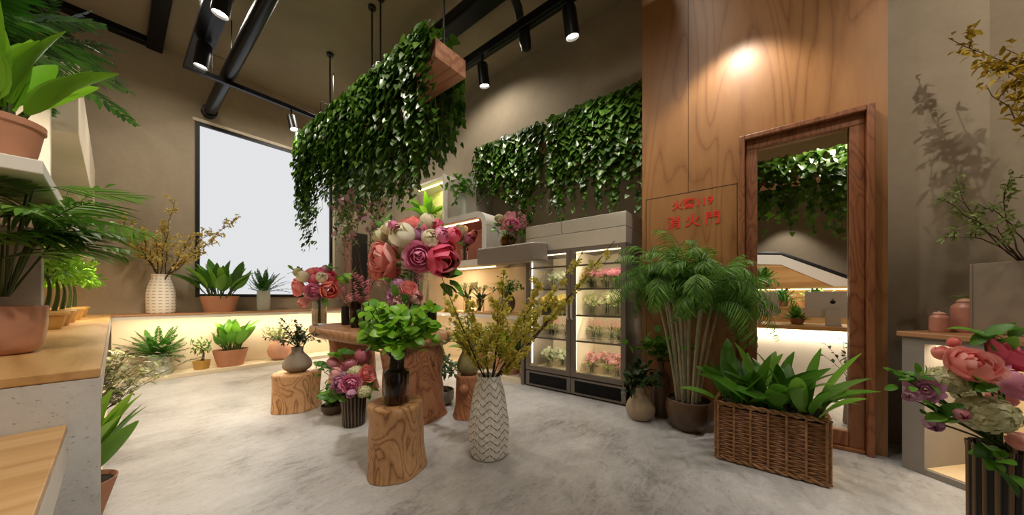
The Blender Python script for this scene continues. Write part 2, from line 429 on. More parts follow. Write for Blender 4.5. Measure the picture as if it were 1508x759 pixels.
wd = bpy.data.worlds.new('world'); scene.world = wd; wd.use_nodes = True
wd.node_tree.nodes['Background'].inputs[0].default_value = (1.0, 0.95, 0.87, 1)
wd.node_tree.nodes['Background'].inputs[1].default_value = 0.55
scene.view_settings.view_transform = 'Standard'; scene.view_settings.look = 'None'; scene.view_settings.gamma = 1
scene.view_settings.exposure = 0.0; scene.view_settings.use_curve_mapping = False
scene.cycles.use_denoising = True
scene.cycles.max_bounces = 8; scene.cycles.transparent_max_bounces = 12; scene.cycles.sample_clamp_indirect = 6

# ------------------------------------------------------------------ ceiling fixtures
def track_spot(name, loc, label, aim=(0, 0, -1), power=60, s=1.0, lit=True, deg=80, stem=0.12):
    """cylindrical head on a stem under the rail; loc = pivot at the top of the stem"""
    t = thing(name, label, 'spotlight', loc, group='black track spotlights')
    a = V(aim).normalized(); piv = V((0, 0, -stem))
    part('stem', MB().tube([(0, 0, 0), piv], 0.012 * s, 8), M['blackm'], t)
    q = V((0, 0, -1)).rotation_difference(a).to_matrix().to_4x4()
    h = MB(); H = MB().lathe([(0.0, 0.02), (0.055, 0.02), (0.06, 0.0), (0.062, -0.22), (0.055, -0.222), (0.052, -0.19), (0.0, -0.185)], 24)
    h.add([piv + (q @ (V(p) * s)) for p in H.v], H.f); part('housing', h, M['blackm'], t)
    l = MB(); Lz = MB().lathe([(0.0, -0.20), (0.052, -0.20), (0.052, -0.196), (0, -0.196)], 24)
    l.add([piv + (q @ (V(p) * s)) for p in Lz.v], Lz.f); part('lens', l, M['lens'], t)
    if lit:
        p0 = V(loc) + piv + a * 0.25 * s
        o = lamp_spot(name + '_lamp', p0, p0 + a, power, deg, 0.8, 0.05)
    return t
ZT = 4.5; ZT1 = 4.2
tr = thing('light_track', 'wide flat black light track running from back wall above the window', 'light track', (0.66, 0, ZT1))
part('channel', MB().box(-0.10, 0.10, 1.9, 5.90, 0, 0.06), M['black'], tr, smooth=False, bevel=0.004)
part('groove', MB().box(-0.012, 0.012, 1.9, 5.88, -0.004, 0.0), M['blackm'], tr, smooth=False)
for y in (3.0, 5.4): part('hanger', MB().tube([(0, y, 0.05), (0, y, CEIL - ZT1)], 0.008, 6), M['blackm'], tr)
tr2 = thing('light_track', 'thin black light track crossing above the window towards the ivy', 'light track', (0, 5.94, ZT1))
part('channel', MB().box(0.56, 3.3, -0.03, 0.03, 0, 0.06), M['black'], tr2, smooth=False, bevel=0.004)
for x in (0.84, 2.2): part('hanger', MB().tube([(x, 0, 0.06), (x, 0, 0.34), (x + 0.20, 0, 0.34), (x + 0.20, 0, CEIL - ZT1)], 0.008, 6), M['blackm'], tr2)
p0 = on_z(290, 85, ZT); 
track_spot('track_spotlight', (0.66, 5.15, ZT1), 'black track spotlight nearest the back wall on the wide track', (-0.12, 0.1, -1), 70, 1.15, stem=0.05)
track_spot('track_spotlight', (0.66, 4.05, ZT1), 'black track spotlight cut by the top edge of the photo, left of the black pipe', (-0.12, 0.1, -1), 70, 1.15, stem=0.05)
q = on_y(429, 160, 5.94)
track_spot('track_spotlight', (q.x, 5.94, ZT1), 'small black track spotlight above the window by the ivy', (0.1, -0.3, -1), 60, 1.0)
pp = thing('ceiling_pipe', 'glossy black round pipe under the ceiling ending at the back wall above window', 'pipe', (1.0, -0.004, 4.33))
part('pipe_run', MB().tube([(0, 7.28, 0), (0, 1.6, 0)], 0.08, 24), M['black'], pp)
part('end_flange', MB().tube([(0, 7.40, 0), (0, 7.28, 0)], 0.10, 24), M['blackm'], pp)
bm = thing('ceiling_channel', 'black steel channel frame fixed under the ceiling in the back left corner', 'ceiling channel', (0, 0, CEIL))
part('long_rail', MB().box(0.30, 0.47, 2.5, 7.4, -0.12, 0), M['black'], bm, smooth=False, bevel=0.01)
part('cross_rail', MB().box(-0.95, 0.30, 7.27, 7.4, -0.10, 0), M['black'], bm, smooth=False, bevel=0.01)
# right-hand track and duct
tr3 = thing('light_track', 'heavy black light track along the wall of ivy planters', 'light track', (3.16, 0, ZT))
part('channel', MB().box(-0.055, 0.055, 0.8, 5.2, 0, 0.11), M['black'], tr3, smooth=False, bevel=0.006)
part('groove', MB().box(-0.012, 0.012, 0.8, 5.18, -0.004, 0.0), M['blackm'], tr3, smooth=False)
for y in (1.0, 4.2): part('hanger', MB().tube([(0, y, 0.11), (0, y, CEIL - ZT)], 0.01, 6), M['blackm'], tr3)
track_spot('track_spotlight', (3.16, 3.05, ZT), 'black track spotlight just behind the wooden end of the hanging planter', (0.15, 0.0, -1), 60, 1.2)
track_spot('track_spotlight', (3.16, 1.72, ZT), 'black track spotlight near the timber panelling, cut by the top edge', (0.2, -0.05, -1), 60, 1.3, stem=0.10)
dk = thing('ceiling_duct', 'dark flat duct running beside the heavy black track near ceiling', 'duct', (2.72, 0, 4.62))
part('duct_run', MB().box(-0.11, 0.11, 0.8, 5.6, 0, 0.16), M['black'], dk, smooth=False, bevel=0.02)
for y in (1.2, 4.0): part('hanger', MB().tube([(0, y, 0.16), (0, y, CEIL - 4.62)], 0.01, 6), M['blackm'], dk)
# curved yoke bracket clamped on the right track
yb = MB(); prof = [(-0.34, 0.34), (-0.22, 0.32), (-0.10, 0.22), (-0.06, 0.12)]
yb.tube([(x, 2.36, z) for x, z in prof], [0.03, 0.05, 0.055, 0.05], 10)
yk = part('yoke_bracket', yb, M['blackm'], tr3)
part('yoke_plate', MB().tube([(0.03, 2.36, -0.004), (0.05, 2.36, -0.10), (0.08, 2.36, -0.20), (0.085, 2.36, -0.215)], [0.07, 0.075, 0.06, 0.03], 14), M['blackm'], yk)

# ================================================================== COUNTERS AND SHELVES
XLF = XL + 0.004; YBF = YB - 0.004; XRF = XR - 0.004
CT = 0.96            # worktop height
YC = 6.82            # front of the back counter
XS = -0.03           # room side of the left counter
XN = 3.5             # front of the counter on the right wall
def led_strip(mb, parent):
    return part('light_strip', mb, M['led'], parent, smooth=False)
def light_mat(name, s, c='#ffd9a0'): return emit(name, c, s)
M['ledb'] = emit('niche led strip', '#ffdca6', 14.0)

# left counter: oak top on a pitted concrete end, open niche towards the room
c = thing('display_counter', 'long oak topped counter on a pitted concrete end, nearest on the left', 'counter', (0, 0, 0))
part('worktop', MB().box(XLF, XS, 1.76, YBF, CT - 0.03, CT), M['oak'], c, smooth=False, bevel=0.003)
part('end_panel', MB().box(XLF, XS - 0.0, 1.762, 1.86, 0.0, CT - 0.031), M['conc'], c, smooth=False, bevel=0.003)
part('apron', MB().box(XS - 0.04, XS + 0.001, 1.861, YC - 0.02, CT - 0.13, CT - 0.031), M['white'], c, smooth=False, bevel=0.006)
part('back_panel', MB().box(XLF + 0.02, XLF + 0.06, 1.861, YC + 0.1, 0.05, CT - 0.031), M['cream'], c, smooth=False)
part('plinth', MB().box(XLF + 0.02, XS - 0.02, 1.861, YC - 0.01, 0, 0.05), M['cream'], c, smooth=False)
led_strip(MB().box(-0.5, -0.47, 2.2, 6.6, CT - 0.045, CT - 0.032), c)
lamp_area('niche_led', (-0.12, 4.2, CT - 0.14), (-0.3, 4.2, 0), 16, 3.6, 0.03, up='X')  # area light added apart from the strip, to brighten the niche plants
# lower step in front of it
c = thing('display_step', 'lower oak step board with white edge jutting from the concrete counter end', 'step', (0, 0, 0))
part('tread', MB().box(XLF, -0.095, 0.45, 1.758, 0.765, 0.79), M['oaks'], c, smooth=False, bevel=0.002)
part('tread_edge', MB().box(XLF, -0.0955, 0.45, 1.758, 0.66, 0.764), M['white'], c, smooth=False, bevel=0.002)
part('base', MB().box(XLF, -0.30, 0.55, 1.758, 0, 0.659), M['conc'], c, smooth=False)

# back counter under the window
c = thing('display_counter', 'back counter under the bright window with a lit plant niche below its wooden top', 'counter', (0, 0, 0))
part('worktop', MB().box(XS + 0.002, XRF, YC - 0.02, YBF, CT - 0.025, CT), M['oakx'], c, smooth=False, bevel=0.003)
part('apron', MB().box(XS + 0.002, XN, YC, YC + 0.03, CT - 0.075, CT - 0.026), M['white'], c, smooth=False)
part('back_panel', MB().box(XS + 0.002, XRF, 7.30, YBF, 0.06, CT - 0.026), M['cream'], c, smooth=False)
part('plinth', MB().box(XS + 0.002, XN, YC, YBF, 0, 0.058), M['cream'], c, smooth=False, bevel=0.003)
led_strip(MB().box(XS + 0.05, 3.4, YC + 0.06, YC + 0.085, CT - 0.04, CT - 0.027), c)
lamp_area('niche_led', (1.7, YC + 0.10, CT - 0.05), (1.7, YC + 0.25, 0), 34, 3.3, 0.03)

# counter along the right wall up to the fridge, niche below, lit wall above
RY0, RY1 = 2.60, YC - 0.03
c = thing('display_counter', 'counter with wooden edge between the back corner and the flower fridge', 'counter', (0, 0, 0))
part('worktop', MB().box(XN, XRF, RY0, RY1, CT - 0.02, CT), M['oak'], c, smooth=False, bevel=0.003)
part('apron', MB().box(XN, XN + 0.02, RY0 + 0.051, RY1, CT - 0.07, CT - 0.021), M['white'], c, smooth=False)
part('side_panel', MB().box(XN, XRF, RY0, RY0 + 0.05, 0, CT - 0.021), M['frame'], c, smooth=False)
part('back_panel', MB().box(XRF - 0.06, XRF, RY0 + 0.051, RY1, 0.06, CT - 0.021), M['cream'], c, smooth=False)
part('plinth', MB().box(XN, XRF, RY0 + 0.051, RY1, 0, 0.058), M['cream'], c, smooth=False)
led_strip(MB().box(XN + 0.05, XN + 0.075, RY0 + 0.1, RY1 - 0.1, CT - 0.035, CT - 0.022), c)
lamp_area('niche_led', (XN + 0.08, 4.3, CT - 0.05), (XN + 0.25, 4.3, 0), 14, 2.9, 0.03, up='X')
# upright panel at the end, tall, between counter and fridge
# upper display box with rounded corner, pink light put into its lining colour
def rounded_frame(y0, y1, z0, z1, r, tk):
    """outline in (y,z): outer rectangle with rounded corners and the inset copy of it"""
    def loop(y0, y1, z0, z1, r):
        pts = []
        for (cy, cz, a0) in ((y1 - r, z0 + r, -90), (y1 - r, z1 - r, 0), (y0 + r, z1 - r, 90), (y0 + r, z0 + r, 180)):
            for k in range(9):
                a = math.radians(a0 + k * 90 / 8); pts.append((cy + r * math.cos(a), cz + r * math.sin(a)))
        return pts
    return loop(y0, y1, z0, z1, r), loop(y0 + tk, y1 - tk, z0 + tk, z1 - tk, max(0.01, r - tk))
def box_shelf(name, label, cat, x0, x1, y0, y1, z0, z1, r, tk, m_out, m_in):
    t = thing(name, label, cat, (0, 0, 0))
    o, i = rounded_frame(y0, y1, z0, z1, r, tk); n = len(o)
    vs = [(x0, a, b) for a, b in o] + [(x0, a, b) for a, b in i] + [(x1, a, b) for a, b in o] + [(x1, a, b) for a, b in i]
    fs = []
    for k in range(n):
        j = (k + 1) % n
        fs += [(k, n + k, n + j, j), (k, j, 2 * n + j, 2 * n + k)]
        fs += [(2 * n + k, 2 * n + j, 3 * n + j, 3 * n + k)]
    part('shell', MB().add(vs, fs), m_out, t, angle=35)
    vs2 = [(x0 + 0.001, a, b) for a, b in i] + [(x1 - 0.02, a, b) for a, b in i]
    fs2 = [(k, n + k, n + (k + 1) % n, (k + 1) % n) for k in range(n)] + [tuple(range(n, 2 * n))]
    part('lining', MB().add(vs2, fs2), m_in, t, angle=35)
    return t
M['pinkin'] = simple('pink light lining', '#b98378', 0.5)  # pink light inside the box, put into the lining colour
UB = (3.30, 5.30, 1.70, 2.53)
t = box_shelf('display_box', 'white rounded display box with pink light coloured into its lining above the lit counter', 'display box', XN, XRF, *UB, 0.22, 0.09, M['white'], M['pinkin'])
part('light_strip', MB().box(XN + 0.12, XN + 0.145, 3.6, 5.1, UB[3] - 0.105, UB[3] - 0.092), M['led'], t, smooth=False)
led_strip(MB().box(XN + 0.30, XN + 0.33, 3.4, 5.2, UB[2] - 0.014, UB[2] - 0.001), t)
lamp_area('shelf_led', (XN + 0.33, 4.3, UB[2] - 0.03), (XN + 0.6, 4.3, 0.9), 18, 1.8, 0.04, up='X')
M['rear'] = simple('cream wall lining', '#dcc6a0', 0.6)
part('lit_back_panel', MB().box(XRF - 0.03, XRF, 2.62, 5.6, CT, UB[2] - 0.001), M['rear'], t, smooth=False)
# grey upstand panel and pale side board over the box
t = thing('cabinet', 'plain pale grey cabinet on the wall above the white rounded display box', 'cabinet', (0, 0, 0))
part('carcass', MB().box(3.78, XRF, 3.80, 4.52, UB[3] + 0.002, 3.3), simple('pale grey laminate', '#b5ada0', 0.5), t, smooth=False, bevel=0.004)
part('edge_board', MB().box(3.70, XRF, 4.53, 4.57, UB[3] + 0.002, 3.42), M['white'], t, smooth=False)
M['glow'] = simple('yellow glow lining', '#cfcf8a', 0.6)  # the niche's yellow glow, put into the lining colour
t = thing('open_shelf', 'open lit shelf with yellow glow coloured into its lining to the left of the pale grey cabinet', 'shelf', (0, 0, 0))
part('back_panel', MB().box(XRF - 0.05, XRF, 4.58, 5.6, UB[3] + 0.002, 3.4), M['glow'], t, smooth=False)
part('shelf_top', MB().box(3.72, XRF - 0.051, 4.58, 5.6, 3.36, 3.40), M['white'], t, smooth=False)
part('shelf_board', MB().box(3.60, XRF - 0.051, 4.58, 5.6, UB[3] + 0.002, UB[3] + 0.03), M['white'], t, smooth=False)
led_strip(MB().box(3.85, 3.87, 4.65, 5.5, 3.345, 3.358), t)
lamp_area('shelf_led', (3.86, 5.05, 3.33), (3.95, 5.05, 2.5), 8, 0.9, 0.03, up='X')
# grey floating shelf with rounded end in front of the fridge's corner
t = thing('floating_shelf', 'smooth grey floating shelf with rounded end beside the fridge top', 'shelf', (0, 0, 0))
b = MB(); pts = [(3.28, 3.28)]
for k in range(9):
    a = math.radians(k * 90 / 8); pts.append((3.28 + 0.0 + 0.14 * (1 - math.cos(a)), 2.34 - 0.14 * math.sin(a) + 0.0))
pts += [(3.495, 2.2), (3.495, 3.28)]
b.prism(pts, 1.66, 1.90)
part('shelf_body', b, simple('warm grey lacquer', '#8f857a', 0.35), t, bevel=0.02)

# ------------------------------------------------------------------ shelving on the left wall
XF = -0.17
t = thing('plant_shelving', 'tall white and concrete plant shelving above the left counter', 'shelving', (0, 0, 0))
part('concrete_panel', MB().box(XLF, -0.31, 3.85, 3.97, CT + 0.001, 1.665), M['gconc'], t, smooth=False, bevel=0.004)
part('shelf', MB().box(XLF, XF, 2.15, YBF, 1.667, 1.72), M['white'], t, smooth=False, bevel=0.004)
part('upright', MB().box(XLF, -0.25, 3.50, 3.54, 1.721, 2.43), M['white'], t, smooth=False, bevel=0.004)
part('upper_box', MB().box(XLF, XF, 4.10, YBF, 2.431, 2.98), M['cream'], t, smooth=False, bevel=0.004)
part('shelf', MB().box(XLF, -0.42, 2.3, 4.09, 2.431, 2.47), M['gconc'], t, smooth=False, bevel=0.004)
part('back_panel', MB().box(XLF, XLF + 0.03, 2.15, YBF, 1.721, 2.43), M['white'], t, smooth=False)
part('back_panel', MB().box(XLF, XLF + 0.03, 3.98, YBF, CT + 0.001, 1.665), M['cream'], t, smooth=False)
led_strip(MB().box(-0.60, -0.57, 4.1, 7.2, 1.652, 1.666), t)
led_strip(MB().box(-0.60, -0.57, 2.4, 4.0, 2.416, 2.43), t)
lamp_area('shelf_led', (-0.5, 5.6, 1.64), (-0.5, 5.6, 1.0), 40, 3.0, 0.04, up='X')
lamp_area('shelf_led', (-0.45, 3.1, 2.40), (-0.4, 3.1, 1.7), 8, 1.4, 0.04, up='X')

# ------------------------------------------------------------------ flower fridge
FX = 3.5; FY0_, FY1_ = 1.205, 2.565
FZT = 2.15
t = thing('flower_fridge', 'two door steel flower fridge with lit shelves against the right wall', 'fridge', (FX, FY0_, 0))
W = FY1_ - FY0_; DP = XR - FX - 0.02
tk = 0.04
body = MB().box(0.04, DP, 0, tk, 0, 1.80).box(0.04, DP, W - tk, W, 0, 1.80).box(0.04, DP, tk, W - tk, 1.775, 1.80)
part('carcass', body, M['frame'], t, smooth=False)
part('liner', MB().box(DP - 0.03, DP, tk, W - tk, 0.24, 1.774).box(0.045, DP - 0.031, tk, W - tk, 0.22, 0.24).box(0.05, DP - .03, W / 2 - 0.02, W / 2 + 0.02, 0.24, 1.774), M['cream'], t, smooth=False)
part('base_box', MB().box(0.03, DP, 0.0, W, 0.0, 0.219), M['blackm'], t, smooth=False)
def steel_panel(y0, y1, z0, z1): return MB().box(0.0, DP, y0, y1, z0, z1)
part('top_panel', steel_panel(0.0, W - 0.002, 1.802, 1.985), M['steel'], t, smooth=False, bevel=0.004)
part('top_panel', steel_panel(0.0, 0.80, 1.99, FZT), M['steel'], t, smooth=False, bevel=0.004)
part('top_panel', steel_panel(0.81, W - 0.002, 1.99, FZT), M['steel'], t, smooth=False, bevel=0.004)
SH = [0.67, 0.985, 1.31, 1.60]
for k in range(2):
    y0 = 0.004 + k * (W / 2); y1 = y0 + W / 2 - 0.008
    d = MB()
    fw = 0.055
    d.box(-0.002, 0.038, y0, y0 + fw, 0.225, 1.80).box(-0.002, 0.038, y1 - fw, y1, 0.225, 1.80)
    d.box(-0.002, 0.038, y0 + fw, y1 - fw, 0.225, 0.285).box(-0.002, 0.038, y0 + fw, y1 - fw, 1.755, 1.80)
    dd = part('door', d, M['frame'], t, smooth=False)
    part('glass_pane', MB().box(0.012, 0.018, y0 + fw, y1 - fw, 0.285, 1.755), M['pane'], dd, smooth=False)
    hy = y0 + 0.025 if k else y1 - 0.025
    part('handle', MB().tube([(-0.006, hy, 0.93), (-0.035, hy, 0.95), (-0.035, hy, 1.15), (-0.006, hy, 1.17)], 0.011, 8), M['steel'], dd)
    g = MB().box(0.002, 0.028, y0, y0 + 0.05, 0.02, 0.21).box(0.002, 0.028, y1 - 0.05, y1, 0.02, 0.21)
    g.box(0.002, 0.028, y0 + .05, y1 - .05, 0.02, 0.04).box(0.002, 0.028, y0 + .05, y1 - .05, 0.185, 0.21)
    gg = part('grille_frame', g, M['frame'], t, smooth=False)
    s = MB(); n = 26
    for i in range(n):                                           # diagonal louvre slats
        yy = y0 + 0.055 + i * (y1 - y0 - 0.11) / n
        s.tube([(0.012, yy - 0.02, 0.041), (0.012, yy + 0.02, 0.184)], 0.0055, 4)
    part('grille', s, M['grille'], gg, smooth=False)
    for z in SH:
        sh = part('shelf', MB().box(0.06, DP - 0.031, tk + 0.002 if not k else W / 2 + 0.022, W / 2 - 0.022 if not k else W - tk - 0.002, z - 0.012, z), M['glass'], t, smooth=False)
        part('shelf_rail', MB().box(0.05, 0.059, tk + 0.002 if not k else W / 2 + 0.022, W / 2 - 0.022 if not k else W - tk - 0.002, z - 0.02, z), M['frame'], sh, smooth=False)
    yy0, yy1 = (tk + 0.01, W / 2 - 0.03) if not k else (W / 2 + 0.03, W - tk - 0.01)
    st = MB().box(0.07, 0.085, yy0, yy0 + 0.012, 0.3, 1.72).box(0.07, 0.085, yy1 - 0.012, yy1, 0.3, 1.72).box(0.08, 0.10, yy0, yy1, 1.75, 1.77)
    part('light_strip', st, emit('fridge led', '#ffe7bd', 3.0), t, smooth=False)

# ------------------------------------------------------------------ table and stumps
def wobble(seed, amp, lobes):
    r = random.Random(seed); ph = [(k, r.uniform(0, 6.28), r.uniform(0.4, 1.0)) for k in lobes]
    tw = r.uniform(-1, 1)
    return lambda rr, z, a: rr * (1 + amp * sum(w * math.sin(k * a + p + tw * z * 3) / k ** 0.5 for k, p, w in ph) + amp * 0.45 * math.sin(3 * a + 9 * z + tw) * math.sin(11 * z + 2 * a))
def stump(name, label, loc, rad, h, seed, mt, rz=0, foot=0.06, amp=0.075, group='solid wood stump stools'):
    t = thing(name, label, 'stump stool', loc, rz)
    fn = wobble(seed, amp, (2, 3, 5)); n = 24
    prof = [(rad * 0.985, 0.0)]
    for i in range(n + 1):
        u = i / n; prof.append((rad * (1.0 + foot * (1 - u) ** 4 - 0.02 * math.sin(PI * u)), 0.004 + (h - 0.02) * u))
    prof += [(rad * 0.97, h - 0.006), (rad * 0.94, h), (rad * 0.5, h), (0, h)]
    part('trunk', MB().lathe(prof, 48, fn=fn), mt, t, angle=50)
    return t
stump('stump_stool', 'pale wood stump stool at the front carrying the dark bottle of leaves', on_z(584, 692), 0.185, 0.475, 3, M['stump'])
stump('stump_stool', 'wide wood stump stool left of the table under the taupe gourd vase', on_z(438, 600), 0.22, 0.39, 8, M['stump'], 0.6)
s3 = stump('stump_stool', 'small reddish wood stump behind the white chevron vase', on_z(690, 612), 0.125, 0.42, 5, M['stumpd'], 1.2, 0.25)
kb = MB().ball((-0.10, 0.09, 0.30), 0.05, 12, 8); part('knot', kb, M['stumpd'], s3)
TZ = 0.845
t = thing('live_edge_table', 'live edge wooden table on trunk legs in the middle of the shop', 'table', (1.88, 3.55, 0))
pts = []
rg = random.Random(4)
L2, W2 = 1.08, 0.44
for k in range(56):
    a = 2 * PI * k / 56
    ca, sa = math.cos(a), math.sin(a)
    rx = W2 * math.copysign(abs(ca) ** 0.55, ca) * (1 + 0.05 * math.sin(3 * a + 1) + 0.03 * math.sin(7 * a)); ry = L2 * math.copysign(abs(sa) ** 0.5, sa) * (1 + 0.02 * math.sin(5 * a))
    pts.append((rx, ry))
b = MB(); n = len(pts); lay = [(0.90, 0.0), (0.985, 0.03), (1.0, 0.07), (0.99, 0.11), (0.97, 0.122)]
vs = [V((x * s, y * (1 - (1 - s) * 0.4), TZ - 0.122 + z)) for s, z in lay for x, y in pts]
fs = [(i * n + k, i * n + (k + 1) % n, (i + 1) * n + (k + 1) % n, (i + 1) * n + k) for i in range(len(lay) - 1) for k in range(n)]
fs += [tuple(reversed(range(n))), tuple((len(lay) - 1) * n + k for k in range(n))]
part('tabletop', b.add(vs, fs), M['slab'], t, angle=50)
def leg(cx, cy, sx, sy, seed):
    fn = wobble(seed, 0.10, (2, 3, 4)); prof = [(0.98, 0.0)]
    for i in range(13):
        u = i / 12; prof.append((1.0 + 0.14 * (1 - u) ** 3 - 0.06 * math.sin(PI * u) + 0.03 * u, 0.003 + u * (TZ - 0.128)))
    return MB().lathe(prof, 40, (cx, cy, 0), fn=fn, sx=sx, sy=sy)
part('leg', leg(-0.05, -0.88, 0.30, 0.15, 11), M['stumpd'], t, angle=60)
part('leg', leg(0.06, 0.66, 0.27, 0.24, 12), M['stumpd'], t, angle=60)

# ------------------------------------------------------------------ counter on the far right, set at an angle
ang = math.atan2(DN.y, DN.x)
A0 = V((3.485, -0.745, 0))
t = thing('display_counter', 'grey counter with a warm lit niche and wooden top at the right edge', 'counter', A0, ang)
LC, DC = 2.6, 0.66
part('worktop', MB().box(-0.02, LC, -0.02, DC, 0.925, 0.96), M['oakx'], t, smooth=False, bevel=0.006)
gm = simple('grey counter lacquer', '#918b83', 0.55)
b = MB().box(0, 0.11, 0, DC, 0, 0.924).box(0.111, LC, 0, DC, 0, 0.04).box(0.111, LC, 0, 0.02, 0.885, 0.924).box(1.0, LC, 0, DC, 0.041, 0.884)
part('carcass', b, gm, t, smooth=False)
b = MB().box(0.111, 0.999, DC - 0.02, DC, 0.041, 0.924).box(0.111, 0.999, 0.02, DC - 0.02, 0.0405, 0.045)
part('niche_lining', b, M['rear'], t, smooth=False)
led_strip(MB().box(0.15, 0.95, 0.08, 0.10, 0.90, 0.915), t)
Mx = Matrix.Translation(A0) @ Matrix.Rotation(ang, 4, 'Z')
lamp_area('niche_led', Mx @ V((0.55, 0.12, 0.89)), Mx @ V((0.55, 0.22, 0)), 7, 0.8, 0.03)

# ------------------------------------------------------------------ beyond the opening: cash desk, monitors, stepped shelves
BD = 5.28
t = thing('cash_desk', 'long pale cash desk with a wooden top seen through the framed opening', 'cash desk', (BD, -0.4, 0))
part('desk_front', MB().box(0.02, 0.06, -1.6, 1.4, 0, 0.79), M['white'], t, smooth=False)
part('desk_body', MB().box(0.061, 0.6, -1.6, 1.4, 0, 0.79), M['white'], t, smooth=False)
part('desk_top', MB().box(-0.04, 0.62, -1.6, 1.4, 0.80, 0.85), M['oak'], t, smooth=False, bevel=0.004)
led_strip(MB().box(-0.02, 0.0, -1.5, 1.3, 0.788, 0.799), t)
lamp_area('desk_led', (BD - 0.015, -0.4, 0.78), (BD + 0.02, -0.4, 0), 14, 2.6, 0.03, up='Y')
M['silver'] = simple('silver aluminium', '#e6e4e0', 0.4, 0.0)
def monitor(label, y, x, rz, w=0.50):
    t = thing('desktop_computer', label, 'computer', (x, y, 0.85), rz, group='silver desktop computers on the cash desk')
    part('screen_back', MB().box(-0.02, 0.012, -w / 2, w / 2, 0.10, 0.42), M['silver'], t, smooth=False, bevel=0.006)
    part('display', MB().box(0.0125, 0.014, -w / 2 + 0.015, w / 2 - 0.015, 0.15, 0.40), M['blackm'], t, smooth=False)
    st = MB().add([(-0.06, -0.08, 0.006), (-0.06, 0.08, 0.006), (0.10, 0.08, 0.006), (0.10, -0.08, 0.006), (-0.06, -0.08, 0), (-0.06, 0.08, 0), (0.10, 0.08, 0), (0.10, -0.08, 0)], [(0, 3, 2, 1), (4, 5, 6, 7), (0, 1, 5, 4), (1, 2, 6, 5), (2, 3, 7, 6), (3, 0, 4, 7)])
    st.box(-0.058, -0.045, -0.07, 0.07, 0.006, 0.20)
    part('stand', st, simple('stand white', '#e4e2de', 0.35), t, smooth=False, bevel=0.003)
    em = MB().lathe([(0, -0.002), (0.022, -0.002), (0.022, 0.0), (0, 0)], 20, sy=1.1)
    em2 = MB(); em2.add([V((-0.0215 + p[2] * 0.5, p[1], 0.29 + p[0])) for p in em.v], em.f)
    lf = MB().leaf((-0.0225, 0.002, 0.314), (0, -0.3, 1), (-1, 0, 0), 0.02, 0.012, 0.2, 3, 'oval')
    em2.add(lf.v, lf.f)
    part('emblem', em2, M['blackm'], t)
    return t
q = on_x(1226, 480, 5.45); monitor('silver desktop computer with dark emblem seen from behind, right side of the opening', q.y, 5.45, 0.0)
q = on_x(1112, 480, 5.45); monitor('silver desktop computer half hidden by the left jamb of the opening', q.y, 5.45, 0.0)
t = thing('stepped_shelving', 'stepped wooden plant shelves behind the cash desk', 'shelving', (0, 0, 0))
SX = 6.6
def zat(py, x, px=1180): return on_x(px, py, x).z
za, zb = zat(452, SX), zat(423, SX + 0.25)
part('riser', MB().box(SX + 0.02, SX + 0.25, -1.8, 1.0, 0, za - 0.03), M['oak'], t, smooth=False)
part('shelf', MB().box(SX, SX + 0.3, -1.8, 1.0, za - 0.03, za), M['oak'], t, smooth=False)
part('riser', MB().box(SX + 0.27, SX + 0.5, -1.8, 1.0, za + .001, zb - 0.03), M['oak'], t, smooth=False)
part('shelf', MB().box(SX + 0.25, SX + 0.7, -1.8, 1.0, zb - 0.03, zb), M['oak'], t, smooth=False)
led_strip(MB().box(SX + 0.255, SX + 0.275, -1.6, 0.9, zb - 0.043, zb - 0.031), t)
# sloping parapet with dark handrail
x0 = SX + 0.72
def P(px, py): r = on_x(px, py, x0); return (r.y, r.z)
top = [P(1060, 375), P(1150, 376), P(1300, 430)]; low = [P(1060, 388), P(1150, 390), P(1300, 452)]
def strip(a, b, xa, xb):
    vs = [(xa, y, z) for y, z in a] + [(xa, y, z) for y, z in b] + [(xb, y, z) for y, z in a] + [(xb, y, z) for y, z in b]
    return MB().add(vs, [(0, 1, 4, 3), (1, 2, 5, 4), (6, 9, 10, 7), (7, 10, 11, 8), (0, 6, 7, 1), (1, 7, 8, 2), (3, 4, 10, 9), (4, 5, 11, 10), (0, 3, 9, 6), (2, 8, 11, 5)])
t = thing('stair_parapet', 'white sloping parapet with dark handrail behind the stepped shelves', 'parapet', (0, 0, 0))
part('capping', strip(top, low, x0, x0 + 0.12), M['white'], t, smooth=False)
bot = [(y, 0.0) for y, z in low]
part('panelling', strip([(y, z - 0.001) for y, z in low], bot, x0 + 0.01, x0 + 0.11), M['oak'], t, smooth=False)
part('handrail', MB().tube([(x0 + 0.06, y, z + 0.03) for y, z in top], 0.035, 10), M['blackm'], t)
lamp_area('shelf_led', (SX + 0.22, -0.4, zb - 0.05), (SX - 0.1, -0.4, za), 8, 2.4, 0.03, up='Y')
lamp_spot('beyond_light', (SX - 0.5, -0.3, 3.2), (SX + 0.3, -0.3, 1.2), 60, 90, 0.7, 0.05)

# ================================================================== PLANT AND FLOWER BUILDERS
UP = V((0, 0, 1))
def rnd_dir(r, el0, el1, az0=0, az1=2 * PI):
    a = r.uniform(az0, az1); e = math.radians(r.uniform(el0, el1))
    return V((math.cos(a) * math.cos(e), math.sin(a) * math.cos(e), math.sin(e)))
def perp_up(d):
    n = UP - d * d.dot(UP)
    if n.length < 0.05: n = V((d.x + 0.3, d.y - 0.2, 0)) - d * d.dot(V((d.x + 0.3, d.y - 0.2, 0)))
    return n.normalized()
def bez(a, b, c, n=8):
    a, b, c = V(a), V(b), V(c)
    return [a * (1 - t) ** 2 + b * 2 * t * (1 - t) + c * t * t for t in [i / n for i in range(n + 1)]]
def cr(dx, dy, dd, d):
    """offset of dx, dy photo pixels at distance d, and dd metres further away, as a vector in the room"""
    return RT * (dx * d / FPX) + UP * (-dy * d / FPX) + FW * dd
def depth(loc): return V(loc).dot(FW)

